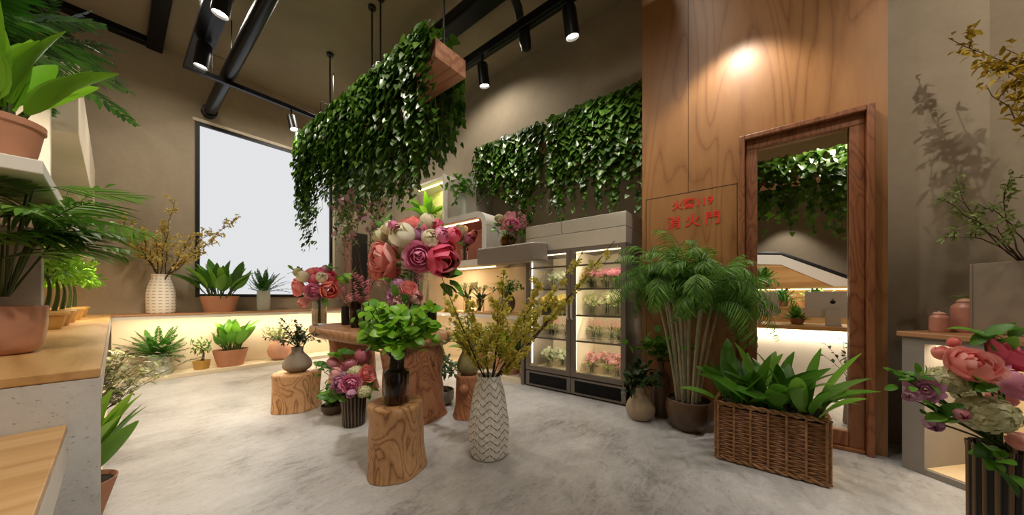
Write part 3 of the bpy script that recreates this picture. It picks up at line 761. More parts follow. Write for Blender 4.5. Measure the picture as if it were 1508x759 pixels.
def broad_leaves(r, n, L, W, z=0.0, spread=0.05, el=(35, 88), bend=0.9, shape='lance', ax=1.0, petiole=0.25):
    f = MB(); s = MB()
    for i in range(n):
        u = (i + 0.5) / n
        a = i * 2.399 + r.uniform(-0.8, 0.8)
        e = math.radians(min(90, el[1] + (el[0] - el[1]) * u ** 0.8 + r.uniform(-16, 16)))
        d = V((math.cos(a) * math.cos(e), math.sin(a) * math.cos(e), math.sin(e)))
        rad = spread * math.sqrt(r.random())
        p = V((math.cos(a) * rad * ax, math.sin(a) * rad, z))
        l = L * r.uniform(0.72, 1.08); pl = l * petiole * r.uniform(0.6, 1.2)
        s.tube([p - UP * 0.02, p + d * pl * 0.5 + UP * 0.003, p + d * pl], 0.004 + W * 0.02, 5)
        f.leaf(p + d * pl, d, (perp_up(d) if e < 1.45 else V((-math.cos(a), -math.sin(a), 0.1))) + rnd_dir(r, -30, 60) * 0.7, l * (1 - petiole * 0.5), W * r.uniform(0.8, 1.15), bend * r.uniform(0.5, 1.3), 7, shape, 0.28)
    return f, s
def frond(f, s, p, d, L, droop, pairs, pl, pw, r, fall=0.25, seg=2, lift=0.15, rad=0.003, plast=0.35, shape='blade'):
    p = V(p); d = V(d).normalized(); n = pairs + 3; path = [p.copy()]; cur = d.copy()
    for i in range(n):
        cur = (cur + V((0, 0, -droop / n * (0.4 + 1.2 * i / n)))).normalized(); path.append(path[-1] + cur * (L / n))
    s.tube(path, [rad * (1 - 0.8 * i / n) for i in range(n + 1)], 4)
    for i in range(2, n + 1):
        t = i / n; tg = (path[i] - path[i - 1]).normalized()
        sd = tg.cross(UP)
        if sd.length < 0.05: sd = tg.cross(V((1, 0.2, 0)))
        sd.normalize(); nn = sd.cross(tg).normalized()
        l = pl * (math.sin(PI * (0.18 + 0.74 * t)) ** 0.7) * (1 if t < 0.9 else 0.8)
        for sg in (1, -1):
            dd = (tg * (0.55 + 0.5 * t) + sd * sg * 0.9 + nn * lift + V((r.uniform(-.1, .1), r.uniform(-.1, .1), r.uniform(-.12, .05)))).normalized()
            f.leaf(path[i], dd, nn, l * r.uniform(0.85, 1.1), pw, fall * r.uniform(0.5, 1.6), seg, shape, 0.15)
def fern(r, n, L, z=0.0, el=(15, 80), pl=0.05, pw=0.016, pairs=16, droop=0.9, spread=0.03):
    f = MB(); s = MB()
    for i in range(n):
        u = (i + 0.5) / n; a = i * 2.399 + r.uniform(-.3, .3); e = math.radians(el[1] + (el[0] - el[1]) * u)
        d = V((math.cos(a) * math.cos(e), math.sin(a) * math.cos(e), math.sin(e)))
        frond(f, s, (math.cos(a) * spread * u, math.sin(a) * spread * u, z), d, L * r.uniform(0.75, 1.1), droop * r.uniform(0.6, 1.2), pairs, pl, pw, r, 0.3, 2, 0.1, 0.002, shape='oval')
    return f, s
def sprigs(r, n, L, leafL, leafW, z=0.0, el=(30, 88), per=10, spread=0.02, shape='oval', bend=0.5, wob=0.4, tip=False, dirs=None):
    f = MB(); s = MB()
    for i in range(n):
        u = (i + 0.5) / n; a = i * 2.399 + r.uniform(-.4, .4); e = math.radians(el[1] + (el[0] - el[1]) * u ** 0.8 + r.uniform(-8, 8))
        d = V((math.cos(a) * math.cos(e), math.sin(a) * math.cos(e), math.sin(e)))
        if dirs: d = (V(dirs[i % len(dirs)]).normalized() + rnd_dir(r, -60, 60) * 0.25).normalized()
        l = L * r.uniform(0.65, 1.1); p = V((math.cos(a) * spread * u, math.sin(a) * spread * u, z))
        q = p + d * l + V((r.uniform(-1, 1), r.uniform(-1, 1), -0.3 * math.cos(e))) * l * 0.2
        path = bez(p, p + (d * 0.5 + UP * 0.2) * l * 0.8, q, 8)
        s.tube(path, [0.0028 * (1 - 0.6 * k / 8) for k in range(9)], 4)
        for k in range(per):
            t = 0.25 + 0.75 * (k + r.random() * 0.6) / per; x = t * 8; j = min(7, int(x)); c = path[j].lerp(path[j + 1], x - j)
            tg = (path[j + 1] - path[j]).normalized()
            ld = (tg * 0.5 + rnd_dir(r, -35, 60)).normalized()
            f.leaf(c, ld, (perp_up(ld) + rnd_dir(r, -20, 60) * wob), leafL * r.uniform(0.7, 1.15), leafW * r.uniform(0.8, 1.15), bend, 4, shape, 0.2)
        if tip:
            f.leaf(q, (q - path[7]).normalized(), UP + rnd_dir(r, 0, 20) * 0.3, leafL, leafW, bend, 4, shape, 0.2)
    return f, s
def tuft(f, c, R, n, r, l, w):
    for _ in range(n):
        d = rnd_dir(r, -70, 80); f.leaf(V(c) + d * R * r.random() ** 0.5, (d + UP * 0.2).normalized(), rnd_dir(r, 0, 90), l * r.uniform(0.7, 1.3), w, 0.5, 2, 'oval', 0.2)
def branches(r, base, tips, rad=0.008, twigs=5, tw=0.22, blos=6, bl=0.028, bw=0.016, start=0.3, jit=0.05, bend=0.06, R=0.03, sub=2):
    """branches from a vase mouth to the given tips, side twigs, blossom clusters along them"""
    w = MB(); f = MB(); base = V(base)
    def run(a, b, rd, lev):
        a, b = V(a), V(b); L = (b - a).length
        m = a.lerp(b, 0.5) + rnd_dir(r, -40, 60) * L * bend * 1.8 + (UP * L * 0.05)
        path = bez(a, m, b, 10); path = [p + rnd_dir(r, -80, 80) * L * 0.012 * (0 < i < 10) for i, p in enumerate(path)]
        w.tube(path, [rd * (1 - 0.75 * i / 10) for i in range(11)], 5)
        for i in range(11):
            t = i / 10
            if t < (start if lev == 0 else 0.15) or r.random() < 0.3: continue
            for _ in range(blos if lev else blos // 2 + 1):
                j = min(9, i); c = path[i].lerp(path[min(10, i + 1)], r.random()) + rnd_dir(r, -80, 80) * R * r.random()
                d = rnd_dir(r, -50, 80); f.leaf(c, d, rnd_dir(r, -10, 90), bl * r.uniform(0.6, 1.3), bw * r.uniform(0.7, 1.3), 0.6, 2, 'oval', 0.25)
        if lev < sub - 1:
            for k in range(twigs):
                t = start + (0.95 - start) * (k + r.random()) / twigs; x = t * 10; j = min(9, int(x)); p = path[j].lerp(path[j + 1], x - j)
                tg = (path[j + 1] - path[j]).normalized()
                d = (tg * 0.8 + rnd_dir(r, -30, 50) * 0.8 + UP * 0.12).normalized()
                run(p, p + d * tw * r.uniform(0.5, 1.15) * (1.15 - 0.6 * t), rd * 0.45, lev + 1)
    for tp in tips: run(base + V((r.uniform(-jit, jit), r.uniform(-jit, jit), 0)) * 0.5, tp, rad * r.uniform(0.8, 1.1), 0)
    return w, f

# ---- blooms
def rot_to(axis): return UP.rotation_difference(V(axis).normalized()).to_matrix()
def petal(mb, c, Q, phi, R, A, k, tall, flare, r, nu=6, nv=6, ruff=0.06, sink=0.0):
    vs = []; ph0 = 0.10; jw = r.uniform(0, 6.3)
    for i in range(nv + 1):
        v = i / nv
        for j in range(nu + 1):
            u = -1 + 2 * j / nu
            ve = v * (1 - 0.22 * u * u * v)
            th = PI * (ph0 + ve * k)
            rr = R * math.sin(th) + flare * R * ve ** 4 + ruff * R * v * v * math.sin(3 * u + jw)
            h = -math.cos(th) * R * tall - flare * R * 0.35 * ve ** 5 - sink * R
            a = phi + u * A * (0.75 + 0.35 * math.sin(PI * v * 0.9))
            vs.append(V(c) + Q @ V((rr * math.cos(a), rr * math.sin(a), h)))
    n = nu + 1
    mb.add(vs, [(i * n + j, i * n + j + 1, (i + 1) * n + j + 1, (i + 1) * n + j) for i in range(nv) for j in range(nu)])
def bloom(c, axis, R, kind, r):
    mb = MB(); Q = rot_to(axis)
    spec = {'peony': [(0.34, 4, 0.80, 1.05, 0), (0.50, 5, 0.74, 1.0, 0), (0.66, 6, 0.66, 0.95, 0.02), (0.82, 6, 0.58, 0.9, 0.06), (0.97, 6, 0.48, 0.85, 0.12)],
            'rose': [(0.16, 2, 0.86, 1.5, 0), (0.28, 3, 0.78, 1.25, 0), (0.42, 4, 0.70, 1.05, 0.03), (0.58, 5, 0.62, 0.9, 0.08), (0.76, 5, 0.54, 0.78, 0.16), (0.94, 6, 0.46, 0.62, 0.22)],
            'cup': [(0.5, 4, 0.84, 1.2, 0), (0.75, 5, 0.76, 1.1, 0), (0.95, 5, 0.70, 1.05, 0.04)],
            'tulip': [(0.5, 3, 0.80, 1.5, 0), (0.75, 4, 0.70, 1.45, 0.0), (0.92, 4, 0.60, 1.3, 0.10)],
            'bud': [(0.75, 4, 0.86, 1.25, 0), (0.95, 5, 0.80, 1.15, 0)],
            'open': [(0.30, 6, 0.62, 1.0, 0.10), (0.55, 7, 0.52, 0.8, 0.25), (0.95, 8, 0.42, 0.55, 0.35)]}[kind]
    for (fr, n, k, tall, fl) in spec:
        o = r.uniform(0, 6.28)
        for i in range(n):
            petal(mb, c, Q, o + 2 * PI * i / n + r.uniform(-.12, .12), R * fr * r.uniform(0.95, 1.06), 1.9 * PI / n * 0.62, k * r.uniform(0.95, 1.05), tall, fl, r)
    return mb
def floret_ball(c, R, n, r, fl=0.02, squash=0.85, mbin=None):
    mb = mbin or MB(); c = V(c)
    for i in range(n):
        z = 1 - 1.85 * (i + 0.5) / n; a = i * 2.39996; q = math.sqrt(max(0, 1 - z * z))
        d = V((q * math.cos(a), q * math.sin(a), z)); p = c + V((d.x, d.y, d.z * squash)) * R * r.uniform(0.9, 1.06)
        Q = rot_to(d + rnd_dir(r, -60, 60) * 0.3); o = r.uniform(0, 1.6)
        for k in range(4):
            t = o + k * PI / 2; e = Q @ V((math.cos(t), math.sin(t), 0.25)); mb.leaf(p, e, Q @ UP, fl, fl * 0.85, 0.5, 2, 'oval', 0.1)
    return mb
def spike_cluster(c, H, n, r, w=0.02, mb=None, l=0.03):
    """small blossom spike: petals around an upright stalk"""
    mb = mb or MB(); c = V(c)
    for i in range(n):
        t = i / n; a = i * 2.4; d = V((math.cos(a), math.sin(a), 0.5 + 0.6 * t)).normalized()
        mb.leaf(c + UP * H * t + d * w * 0.3, d, V((-d.x, -d.y, 1)), l * (1.1 - 0.6 * t) * r.uniform(0.8, 1.2), l * 0.55, 0.5, 2, 'oval', 0.2)
    return mb

# ---- vessels
def vessel(prof, wall=0.008, bottom=0.012):
    """outer profile (r, z) from the foot to the lip -> closed profile with an inside"""
    inn = [(max(0.001, r - wall), z) for r, z in prof]
    out = [(0, prof[0][1])] + prof + [(prof[-1][0] - wall * 0.5, prof[-1][1] + wall * 0.35)]
    inn = [p for p in reversed(inn) if p[1] > prof[0][1] + bottom]
    return out + inn + [(0, prof[0][1] + bottom)]
def smooth_prof(pts, n=6):
    """Catmull-Rom through (r, z) points"""
    P_ = [pts[0]] + list(pts) + [pts[-1]]; out = []
    for i in range(1, len(P_) - 2):
        for k in range(n):
            t = k / n; a, b, c, d = P_[i - 1], P_[i], P_[i + 1], P_[i + 2]
            f = lambda q: 0.5 * (2 * b[q] + (c[q] - a[q]) * t + (2 * a[q] - 5 * b[q] + 4 * c[q] - d[q]) * t * t + (3 * b[q] - a[q] - 3 * c[q] + d[q]) * t ** 3)
            out.append((max(0.002, f(0)), f(1)))
    out.append(pts[-1]); return out
def soil_disc(r, z, parent, sx=1, sy=1):
    rg = random.Random(int(r * 1e4)); vs = []
    return part('soil', MB().lathe([(r, z - 0.015), (r, z), (r * 0.6, z + 0.006), (0, z + 0.01)], 24, sx=sx, sy=sy), M['soil'], parent)
def pot_plant(name, label, cat, loc, prof, mt, build, rz=0, sx=1, sy=1, fol='green', stem='stem', soil=True, fname='foliage', group=None, rim=None):
    t = thing(name, label, cat, loc, rz, group)
    part('pot', MB().lathe(vessel(prof), 36, sx=sx, sy=sy), mt, t, angle=45)
    r1, z1 = prof[-1]
    if soil: soil_disc(r1 - 0.012, z1 - 0.02, t, sx, sy)
    f, s = build(z1 - 0.02)
    part(fname, f, M[fol], t, angle=None); part('stems', s, M[stem], t)
    return t
def tree_plant(t, z, r, h, R, n, l, w, fol='green', trunk=0.012, tm='bark'):
    """small bonsai like tree: leaning trunk and rounded leaf pads"""
    path = bez((0, 0, z), (R * 0.3, 0.0, z + h * 0.5), (0.0, R * 0.1, z + h * 0.7), 8)
    b = MB().tube(path, [trunk * (1.6 - i / 8) for i in range(9)], 8)
    f = MB()
    for k in range(5):
        a = k * 2 * PI / 5 + r.random(); e = V((math.cos(a) * R * 0.7, math.sin(a) * R * 0.7, z + h * r.uniform(0.72, 0.95)))
        b.tube(bez(path[5 + k % 3], path[7] + UP * 0.02, e, 4), trunk * 0.4, 5)
        tuft(f, e, R * 0.5, n // 6, r, l, w)
    tuft(f, (0, 0, z + h * 0.95), R * 0.6, n // 5, r, l, w)
    part('trunk', b, M[tm], t); part('foliage', f, M[fol], t, angle=None)

# ================================================================== IVY PLANTERS
def ivy_fill(t, L, sides, top, hw, seed, S=0.098, step=0.042, z0=0.02, m0=0.0, mx=1.15):
    """sides: list of (sign, length function of u, u0, u1): hanging curtain; top: mound height"""
    r = random.Random(seed); f = MB(); vines = MB()
    for sg, lf, u0, u1 in sides:
        n = int(L * (u1 - u0) / step)
        for i in range(n):
            u = u0 + (u1 - u0) * (i + r.random()) / n; y = (u - 0.5) * L
            for lay in range(3):
                ln = lf(u) * r.uniform(0.62, 1.08) * (1.0 - 0.1 * lay)
                x0 = hw + 0.015 + lay * 0.05; z = z0 + 0.10 - lay * 0.03; yy = y; k = 0; ph = r.uniform(0, 6)
                path = []
                while z > z0 - ln:
                    q = (z0 - z) / max(ln, 0.01)
                    x = x0 + 0.05 * math.sin(min(1, max(0, q) * 3) * PI * 0.5) + r.uniform(-0.015, 0.025) - 0.05 * max(0, q)
                    yy += r.uniform(-0.02, 0.02)
                    if k % 5 == 0: path.append((sg * x, yy, z))
                    if q < 0.6 or r.random() < 1.3 - q * 0.75:
                        out = V((sg * 1.0, r.uniform(-.7, .7), 0.75 + r.uniform(-.25, .35)))
                        d = V((sg * 0.62, r.uniform(-.6, .6), -0.75))
                        f.ivy((sg * x, yy + r.uniform(-.02, .02), z), d, out, S * r.uniform(0.65, 1.25) * (1 - 0.35 * max(0, q) ** 2), r)
                    z -= r.uniform(0.042, 0.07); k += 1
                if len(path) > 2 and lay == 0: vines.tube(path, 0.0022, 4)
    n = int(L * hw * 2 / (step * step) * 0.8)
    for i in range(n):
        y = r.uniform(-0.5 + m0, 0.5) * L; x = r.uniform(-1.15, mx) * hw; h = top * (1 - (x / hw / 1.3) ** 2) * r.uniform(0.2, 1)
        f.ivy((x, y, z0 + max(0.01, h)), (r.uniform(-1, 1), r.uniform(-1, 1), -0.1), (x * 0.8, r.uniform(-.4, .4), 1), S * r.uniform(0.8, 1.2), r)
    part('ivy_leaves', f, M['ivy'], t, angle=None); part('vines', vines, M['stem'], t)
def end_trim(t, y0, y1):
    for c in t.children:
        if c.name.startswith(('ivy_leaves', 'vines')):
            for v in c.data.vertices: v.co.y = max(y0, min(y1, v.co.y))
def trough(t, L, hw, h, mt, y_sh=0.0):
    w = 0.02
    b = MB().box(-hw, hw, -L / 2, L / 2, -h, -h + w)
    b.box(-hw, -hw + w, -L / 2, L / 2, -h + w, 0).box(hw - w, hw, -L / 2, L / 2, -h + w, 0)
    b.box(-hw + w, hw - w, -L / 2, -L / 2 + w, -h + w, 0).box(-hw + w, hw - w, L / 2 - w, L / 2, -h + w, 0)
    part('trough', b, mt, t, smooth=False, bevel=0.003)
    part('soil', MB().box(-hw + w, hw - w, -L / 2 + w, L / 2 - w, -0.06, -0.02), M['soil'], t, smooth=False)
# two planter troughs hung one behind the other over the table
HX, HZT = 2.175, 3.76
def hang_rods(t, ys, h):
    for y in ys:
        rd = part('hanging_rod', MB().tube([(0, y, -0.05), (0, y, h)], 0.011, 8), M['blackm'], t)
        part('ceiling_rose', MB().lathe([(0, h - 0.03), (0.05, h - 0.03), (0.05, h), (0, h)], 20, (0, y, 0)), M['blackm'], rd)
HH = CEIL - HZT - 0.003
LA, LB = 1.50, 1.85
ya = 2.545 + LA / 2
t = thing('hanging_planter', 'nearer hanging wooden trough with its bare end showing, thick ivy spilling over', 'hanging planter', (HX, ya, HZT))
trough(t, LA, 0.20, 0.19, M['plank'])
hang_rods(t, (-LA / 2 + 0.12, LA / 2 - 0.10), HH)
ivy_fill(t, LA, [(-1, lambda u: 1.30 + 0.35 * math.sin(u * 3.1) + 0.25 * u, 0.0, 1.0), (1, lambda u: 1.0 + 0.45 * u, 0.16, 1.0)], 0.24, 0.20, 21, m0=0.06, mx=0.3)
yb_ = 2.545 + LA + 0.06 + LB / 2
t = thing('hanging_planter', 'farther hanging ivy trough whose strands trail across the bright window', 'hanging planter', (HX, yb_, HZT))
trough(t, LB, 0.20, 0.19, M['plank'])
hang_rods(t, (-LB / 2 + 0.06, LB / 2 - 0.45), HH)
ivy_fill(t, LB, [(-1, lambda u: 1.35 + 0.35 * u + 0.3 * math.sin(u * 9), 0.0, 1.0), (1, lambda u: 1.2 + 0.4 * u, 0.0, 1.0)], 0.24, 0.20, 22)
# (ivy ends are trimmed so that the two hanging troughs do not mesh)
# wall planters over the fridge
def wall_planter(label, y0, y1, z, seed, ln):
    L = y1 - y0
    t = thing('ivy_trough', label, 'ivy trough', (XR - 0.175, (y0 + y1) / 2, z))
    trough(t, L, 0.16, 0.18, M['plank'])
    ivy_fill(t, L, [(-1, ln, 0.0, 1.0)], 0.16, 0.15, seed, S=0.10, step=0.045)
    return t
wall_planter('wall trough of ivy beside the timber panelling, above the fridge', 1.12, 2.36, 3.60, 31, lambda u: 1.42 + 0.12 * math.sin(u * 7))
wall_planter('wall trough of ivy farther along the wall, above the grey shelf', 2.50, 3.75, 3.60, 32, lambda u: (1.28 + 0.12 * math.sin(u * 8)) if u < 0.50 else 0.96)
# ivy hanging in the room beyond
def hang_beyond(label, x, y0, y1, z, seed):
    L = y1 - y0
    t = thing('hanging_planter', label, 'hanging planter', (x, (y0 + y1) / 2, z))
    trough(t, L, 0.12, 0.15, M['plank'])
    for y in (-L / 2 + 0.1, L / 2 - 0.1): part('hanging_rod', MB().tube([(0, y, -0.05), (0, y, 3.3 - z - 0.003)], 0.008, 6), M['blackm'], t)
    ivy_fill(t, L, [(-1, lambda u: 0.55 + 0.15 * math.sin(u * 11), 0, 1), (1, lambda u: 0.7 + 0.1 * math.sin(u * 6), 0, 1)], 0.16, 0.12, seed, S=0.075, step=0.06)
hang_beyond('leafy hanging trough beyond the framed opening', 4.75, -1.0, 0.75, 2.62, 41)

# ================================================================== LEFT SIDE AND BACK COUNTER
R_ = random.Random
SIDEB = RT * 1.0
# big glazed terracotta pot with palm, nearest on the left counter
def b_palm(z):
    r = R_(101); f = MB(); s = MB()
    for i in range(26):
        a = i * 2.399; e = math.radians(r.uniform(66, 88)); d = V((math.cos(a) * math.cos(e), math.sin(a) * math.cos(e), math.sin(e)))
        h = r.uniform(0.20, 0.60); p = V((math.cos(a) * 0.02, math.sin(a) * 0.02, z)); q = p + d * h
        s.tube([p, q], 0.004, 6)
        az = r.uniform(-1.5, 1.5) + YAW - PI / 2 + 0.35; el = math.radians(r.uniform(4, 45))
        dd = V((math.cos(az) * math.cos(el), math.sin(az) * math.cos(el), math.sin(el)))
        frond(f, s, q, dd, r.uniform(0.20, 0.34), 0.7, 8, 0.20, 0.024, r, 0.45, 5, 0.0, 0.004, shape='lance')
    return f, s
pot_plant('potted_palm', 'feathery palm in a large glazed terracotta pot at the near end of the left counter', 'potted plant', (-0.30, 2.50, CT + 0.001),
          smooth_prof([(0.075, 0), (0.102, 0.03), (0.115, 0.10), (0.117, 0.165), (0.118, 0.20)], 4), M['terrag'], b_palm, fol='palm')
pot_plant('broadleaf_plant', 'bright broad leaved plant in a terracotta pot on the shelf above the palm', 'potted plant', (-0.31, 2.48, 1.721),
          [(0.085, 0), (0.105, 0.10), (0.118, 0.185), (0.125, 0.19), (0.125, 0.215)], M['terra'], lambda z: broad_leaves(R_(103), 30, 0.44, 0.12, z, 0.06, (66, 90), 0.4), fol='bright')
pot_plant('potted_fern', 'dark glossy fern on the upper concrete shelf, cut by the top left corner', 'potted plant', (-0.55, 3.45, 2.471),
          [(0.09, 0), (0.12, 0.12), (0.13, 0.18)], M['terra'], lambda z: fern(R_(105), 40, 0.70, z, (-10, 75), 0.14, 0.034, 18, 0.8), fol='fern')
pot_plant('potted_fern', 'dark fern in a terracotta pot on top of the cream upper box', 'potted plant', (-0.36, 4.35, 2.981),
          [(0.09, 0), (0.12, 0.12), (0.13, 0.18)], M['terra'], lambda z: fern(R_(106), 30, 0.46, z, (-20, 70), 0.08, 0.025, 14, 1.1), fol='dark')
pot_plant('trailing_plant', 'leafy trailing plant on the middle shelf below the cream upper box', 'potted plant', (-0.30, 4.75, 1.721),
          [(0.07, 0), (0.09, 0.10), (0.095, 0.14)], M['terra'], lambda z: sprigs(R_(107), 22, 0.42, 0.075, 0.04, z, (-10, 60), 9), fol='green')
pot_plant('trailing_plant', 'second leafy plant farther along the middle shelf, towards the back wall', 'potted plant', (-0.30, 5.75, 1.721),
          [(0.07, 0), (0.09, 0.10), (0.095, 0.14)], M['terra'], lambda z: sprigs(R_(108), 20, 0.42, 0.07, 0.04, z, (0, 70), 9), fol='green')
ords = ['nearest', 'second', 'third', 'fourth', 'farthest']
for k, y in enumerate((4.20, 4.66, 5.16, 5.72, 6.36)):
    t = thing('small_bonsai', ords[k] + ' of the row of small bushy trees in ochre pots under the shelf', 'bonsai', (-0.33 + 0.008 * k, y, CT + 0.001), 0.3 * k, 'row of ochre potted bonsai')
    part('pot', MB().lathe(vessel([(0.075, 0), (0.085, 0.02), (0.105, 0.10), (0.118, 0.105), (0.118, 0.125)]), 28), M['yellowpot'], t, angle=45)
    soil_disc(0.10, 0.112, t)
    tree_plant(t, 0.10, R_(110 + k), 0.46, 0.175, 330, 0.05, 0.024, 'bright', 0.010, 'stem')
# plants in the left counter's niche
pot_plant('olive_shrub', 'grey green olive leaved shrub spilling out of the left counter niche', 'potted plant', (-0.16, 4.2, 0.051),
          [(0.09, 0), (0.11, 0.10), (0.115, 0.16)], M['greyvase'], lambda z: sprigs(R_(121), 70, 0.70, 0.055, 0.028, z, (42, 86), 22, 0.05), fol='olive', stem='bark')
pot_plant('broadleaf_plant', 'green leafed plant in a tapered terracotta pot on the floor by the concrete counter end', 'potted plant', (-0.115, 2.745, 0.051),
          [(0.075, 0), (0.125, 0.18), (0.13, 0.20)], M['terra'], lambda z: broad_leaves(R_(122), 24, 0.40, 0.13, z, 0.05, (66, 90), 0.45), fol='bright')

# back counter top
def weave_mat(name, rows, cols_, dark='#8f7c5e', light='#e8e2d6', duty=0.30, zig=0.0, lw=0.17):
    """white ceramic with rows of small dark openings (straight dashes, or chevron lines when zig > 0)"""
    t = NT(name); b = t.bsdf(Roughness=0.55)
    tc = t.n('ShaderNodeTexCoord'); sp = t.n('ShaderNodeSeparateXYZ'); t.l(tc.outputs['Object'], sp.inputs[0])
    u = t.math('MULTIPLY', t.math('ARCTAN2', sp.outputs[1], sp.outputs[0]), cols_ / (2 * PI))
    tri = t.math('PINGPONG', u, 0.5)
    s = t.math('FRACT', t.math('MULTIPLY_ADD', sp.outputs[2], rows, t.math('MULTIPLY', tri, zig)))
    line = t.math('LESS_THAN', s, lw)
    gate = t.math('LESS_THAN', t.math('FRACT', t.math('MULTIPLY', u, 1.0 if not zig else 4.0)), 1 - duty)
    top = t.math('LESS_THAN', sp.outputs[2], 10)
    m = t.math('MULTIPLY', line, gate)
    t.l(t.mix(m, srgb(light), srgb(dark)), b.inputs['Base Color'])
    t.bump(t.math('SUBTRACT', 1.0, m), 0.6, 0.01)
    return t.m
M['weave'] = weave_mat('white woven ceramic', 22, 14, '#b7a88e', '#ece6da', 0.45, 0, 0.3)
vl = V((0.434, 7.06, CT + 0.001))
t = thing('woven_vase', 'white woven texture vase on the back counter beside the window', 'vase', vl)
part('vase_body', MB().lathe(vessel(smooth_prof([(0.140, 0), (0.152, 0.03), (0.156, 0.16), (0.150, 0.33), (0.120, 0.46), (0.098, 0.52), (0.10, 0.575)], 5)), 48), M['weave'], t, angle=60)
def cam_pts(loc, d, pts): return [FW * (d + q[2]) + RT * ((q[0] - CX) / FPX * (d + q[2])) + UP * (CAMZ + (HZ - q[1]) / FPX * (d + q[2])) - V(loc) for q in pts]
t = thing('blossom_branches', 'ochre yellow blossom branches in the white woven vase by the window', 'branches', vl)
d = depth(vl)
tips = cam_pts(vl, d, [(258, 294, 0), (348, 322, -.1), (179, 325, .0), (312, 338, .08), (210, 338, -.15), (282, 345, -.2), (196, 366, .1), (300, 368, -.2), (240, 330, .15), (228, 350, -.25)])
tips = [V((p.x, min(p.y, YB - 0.06 - vl.y), p.z)) for p in tips]
w, f = branches(R_(131), (0, 0, 0.45), tips, 0.009, 9, 0.24, 4, 0.036, 0.024, 0.28, 0.06, 0.04, 0.028)
part('twigs', w, M['bark'], t); part('blossom', f, M['ochreb'], t, angle=None)
pot_plant('broadleaf_plant', 'leafy green plant in a wide terracotta trough in front of the window', 'potted plant', (1.09, 7.06, CT + 0.001),
          [(0.19, 0), (0.235, 0.20), (0.245, 0.24), (0.245, 0.255)], M['terra'], lambda z: broad_leaves(R_(133), 38, 0.56, 0.17, z, 0.16, (55, 90), 0.6, petiole=0.35), sy=0.62, fol='green')
gl = V((1.68, 7.08, CT + 0.001))
M['milky'] = glass('milky green glass', '#eef4ec', 0.3); M['milky'].node_tree.nodes['Principled BSDF'].inputs['Transmission Weight'].default_value = 0.5; M['milky'].node_tree.nodes['Principled BSDF'].inputs['IOR'].default_value = 1.1
t = thing('glass_vase', 'small pale glass vase on the back counter under the window', 'vase', gl)
part('vase_body', MB().lathe(vessel([(0.08, 0), (0.095, 0.02), (0.10, 0.2), (0.095, 0.36)], 0.007), 32), M['milky'], t)
t = thing('fern_bunch', 'spiky fern bunch in the pale glass vase against the bright window', 'fern', gl)
f, s = fern(R_(135), 30, 0.46, 0.33, (12, 85), 0.06, 0.022, 16, 0.5)
s.tube([(0, 0, 0.02), (0.01, 0, 0.2), (0, 0, 0.34)], 0.03, 8)
part('fronds', f, M['fern'], t, angle=None); part('stems', s, M['stem'], t)

# back counter niche
gl = V((0.40, 7.03, 0.059))
t = thing('glass_vase', 'frosted cone glass vase in the niche of the back counter', 'vase', gl)
part('vase_body', MB().lathe(vessel([(0.155, 0), (0.16, 0.015), (0.125, 0.17), (0.095, 0.30)], 0.007), 32), M['milky'], t)
t = thing('fern_bunch', 'bushy green fern in the frosted cone vase in the niche', 'fern', gl)
f, s = fern(R_(137), 32, 0.46, 0.27, (8, 75), 0.075, 0.024, 16, 0.55)
f.v = [(x, max(-0.6, min(0.24, y)), min(z, 0.80)) for x, y, z in f.v]
s.tube([(0, 0, 0.03), (0.01, 0, 0.15), (0, 0, 0.3)], 0.035, 8)
part('fronds', f, M['fern'], t, angle=None); part('stems', s, M['stem'], t)
t = thing('small_bonsai', 'tiny bonsai tree in a square ochre pot in the back counter niche', 'bonsai', (0.865, 7.0, 0.059))
part('pot', MB().lathe(vessel([(0.085, 0), (0.09, 0.02), (0.105, 0.12), (0.11, 0.14)]), 4), M['yellowpot'], t, smooth=False)
soil_disc(0.07, 0.125, t)
tree_plant(t, 0.12, R_(139), 0.28, 0.15, 110, 0.055, 0.026, 'green')
pot_plant('broadleaf_plant', 'bright leafy plant in a tapered terracotta bowl in the back counter niche', 'potted plant', (1.215, 7.0, 0.06),
          [(0.165, 0), (0.215, 0.20), (0.228, 0.26), (0.23, 0.27)], M['terra'], lambda z: broad_leaves(R_(141), 32, 0.50, 0.17, z, 0.12, (55, 90), 0.6, petiole=0.35), sy=0.8, fol='green')
gl = V((1.90, 7.0, 0.06))
t = thing('round_vase', 'round blush pink vase in the back counter niche', 'vase', gl)
part('vase_body', MB().lathe(vessel(smooth_prof([(0.09, 0), (0.155, 0.06), (0.185, 0.17), (0.15, 0.28), (0.085, 0.335), (0.09, 0.36)], 5)), 36), M['pinkvase'], t)
t = thing('foliage_bunch', 'pale feathery foliage in the round blush pink vase', 'foliage', gl)
f, s = sprigs(R_(143), 28, 0.40, 0.05, 0.024, 0.30, (25, 85), 14, 0.03)
f.v = [(x, max(-0.6, min(0.28, y)), min(z, 0.85)) for x, y, z in f.v]
part('leaves', f, M['bleaf'], t, angle=None); part('stems', s, M['stem'], t)

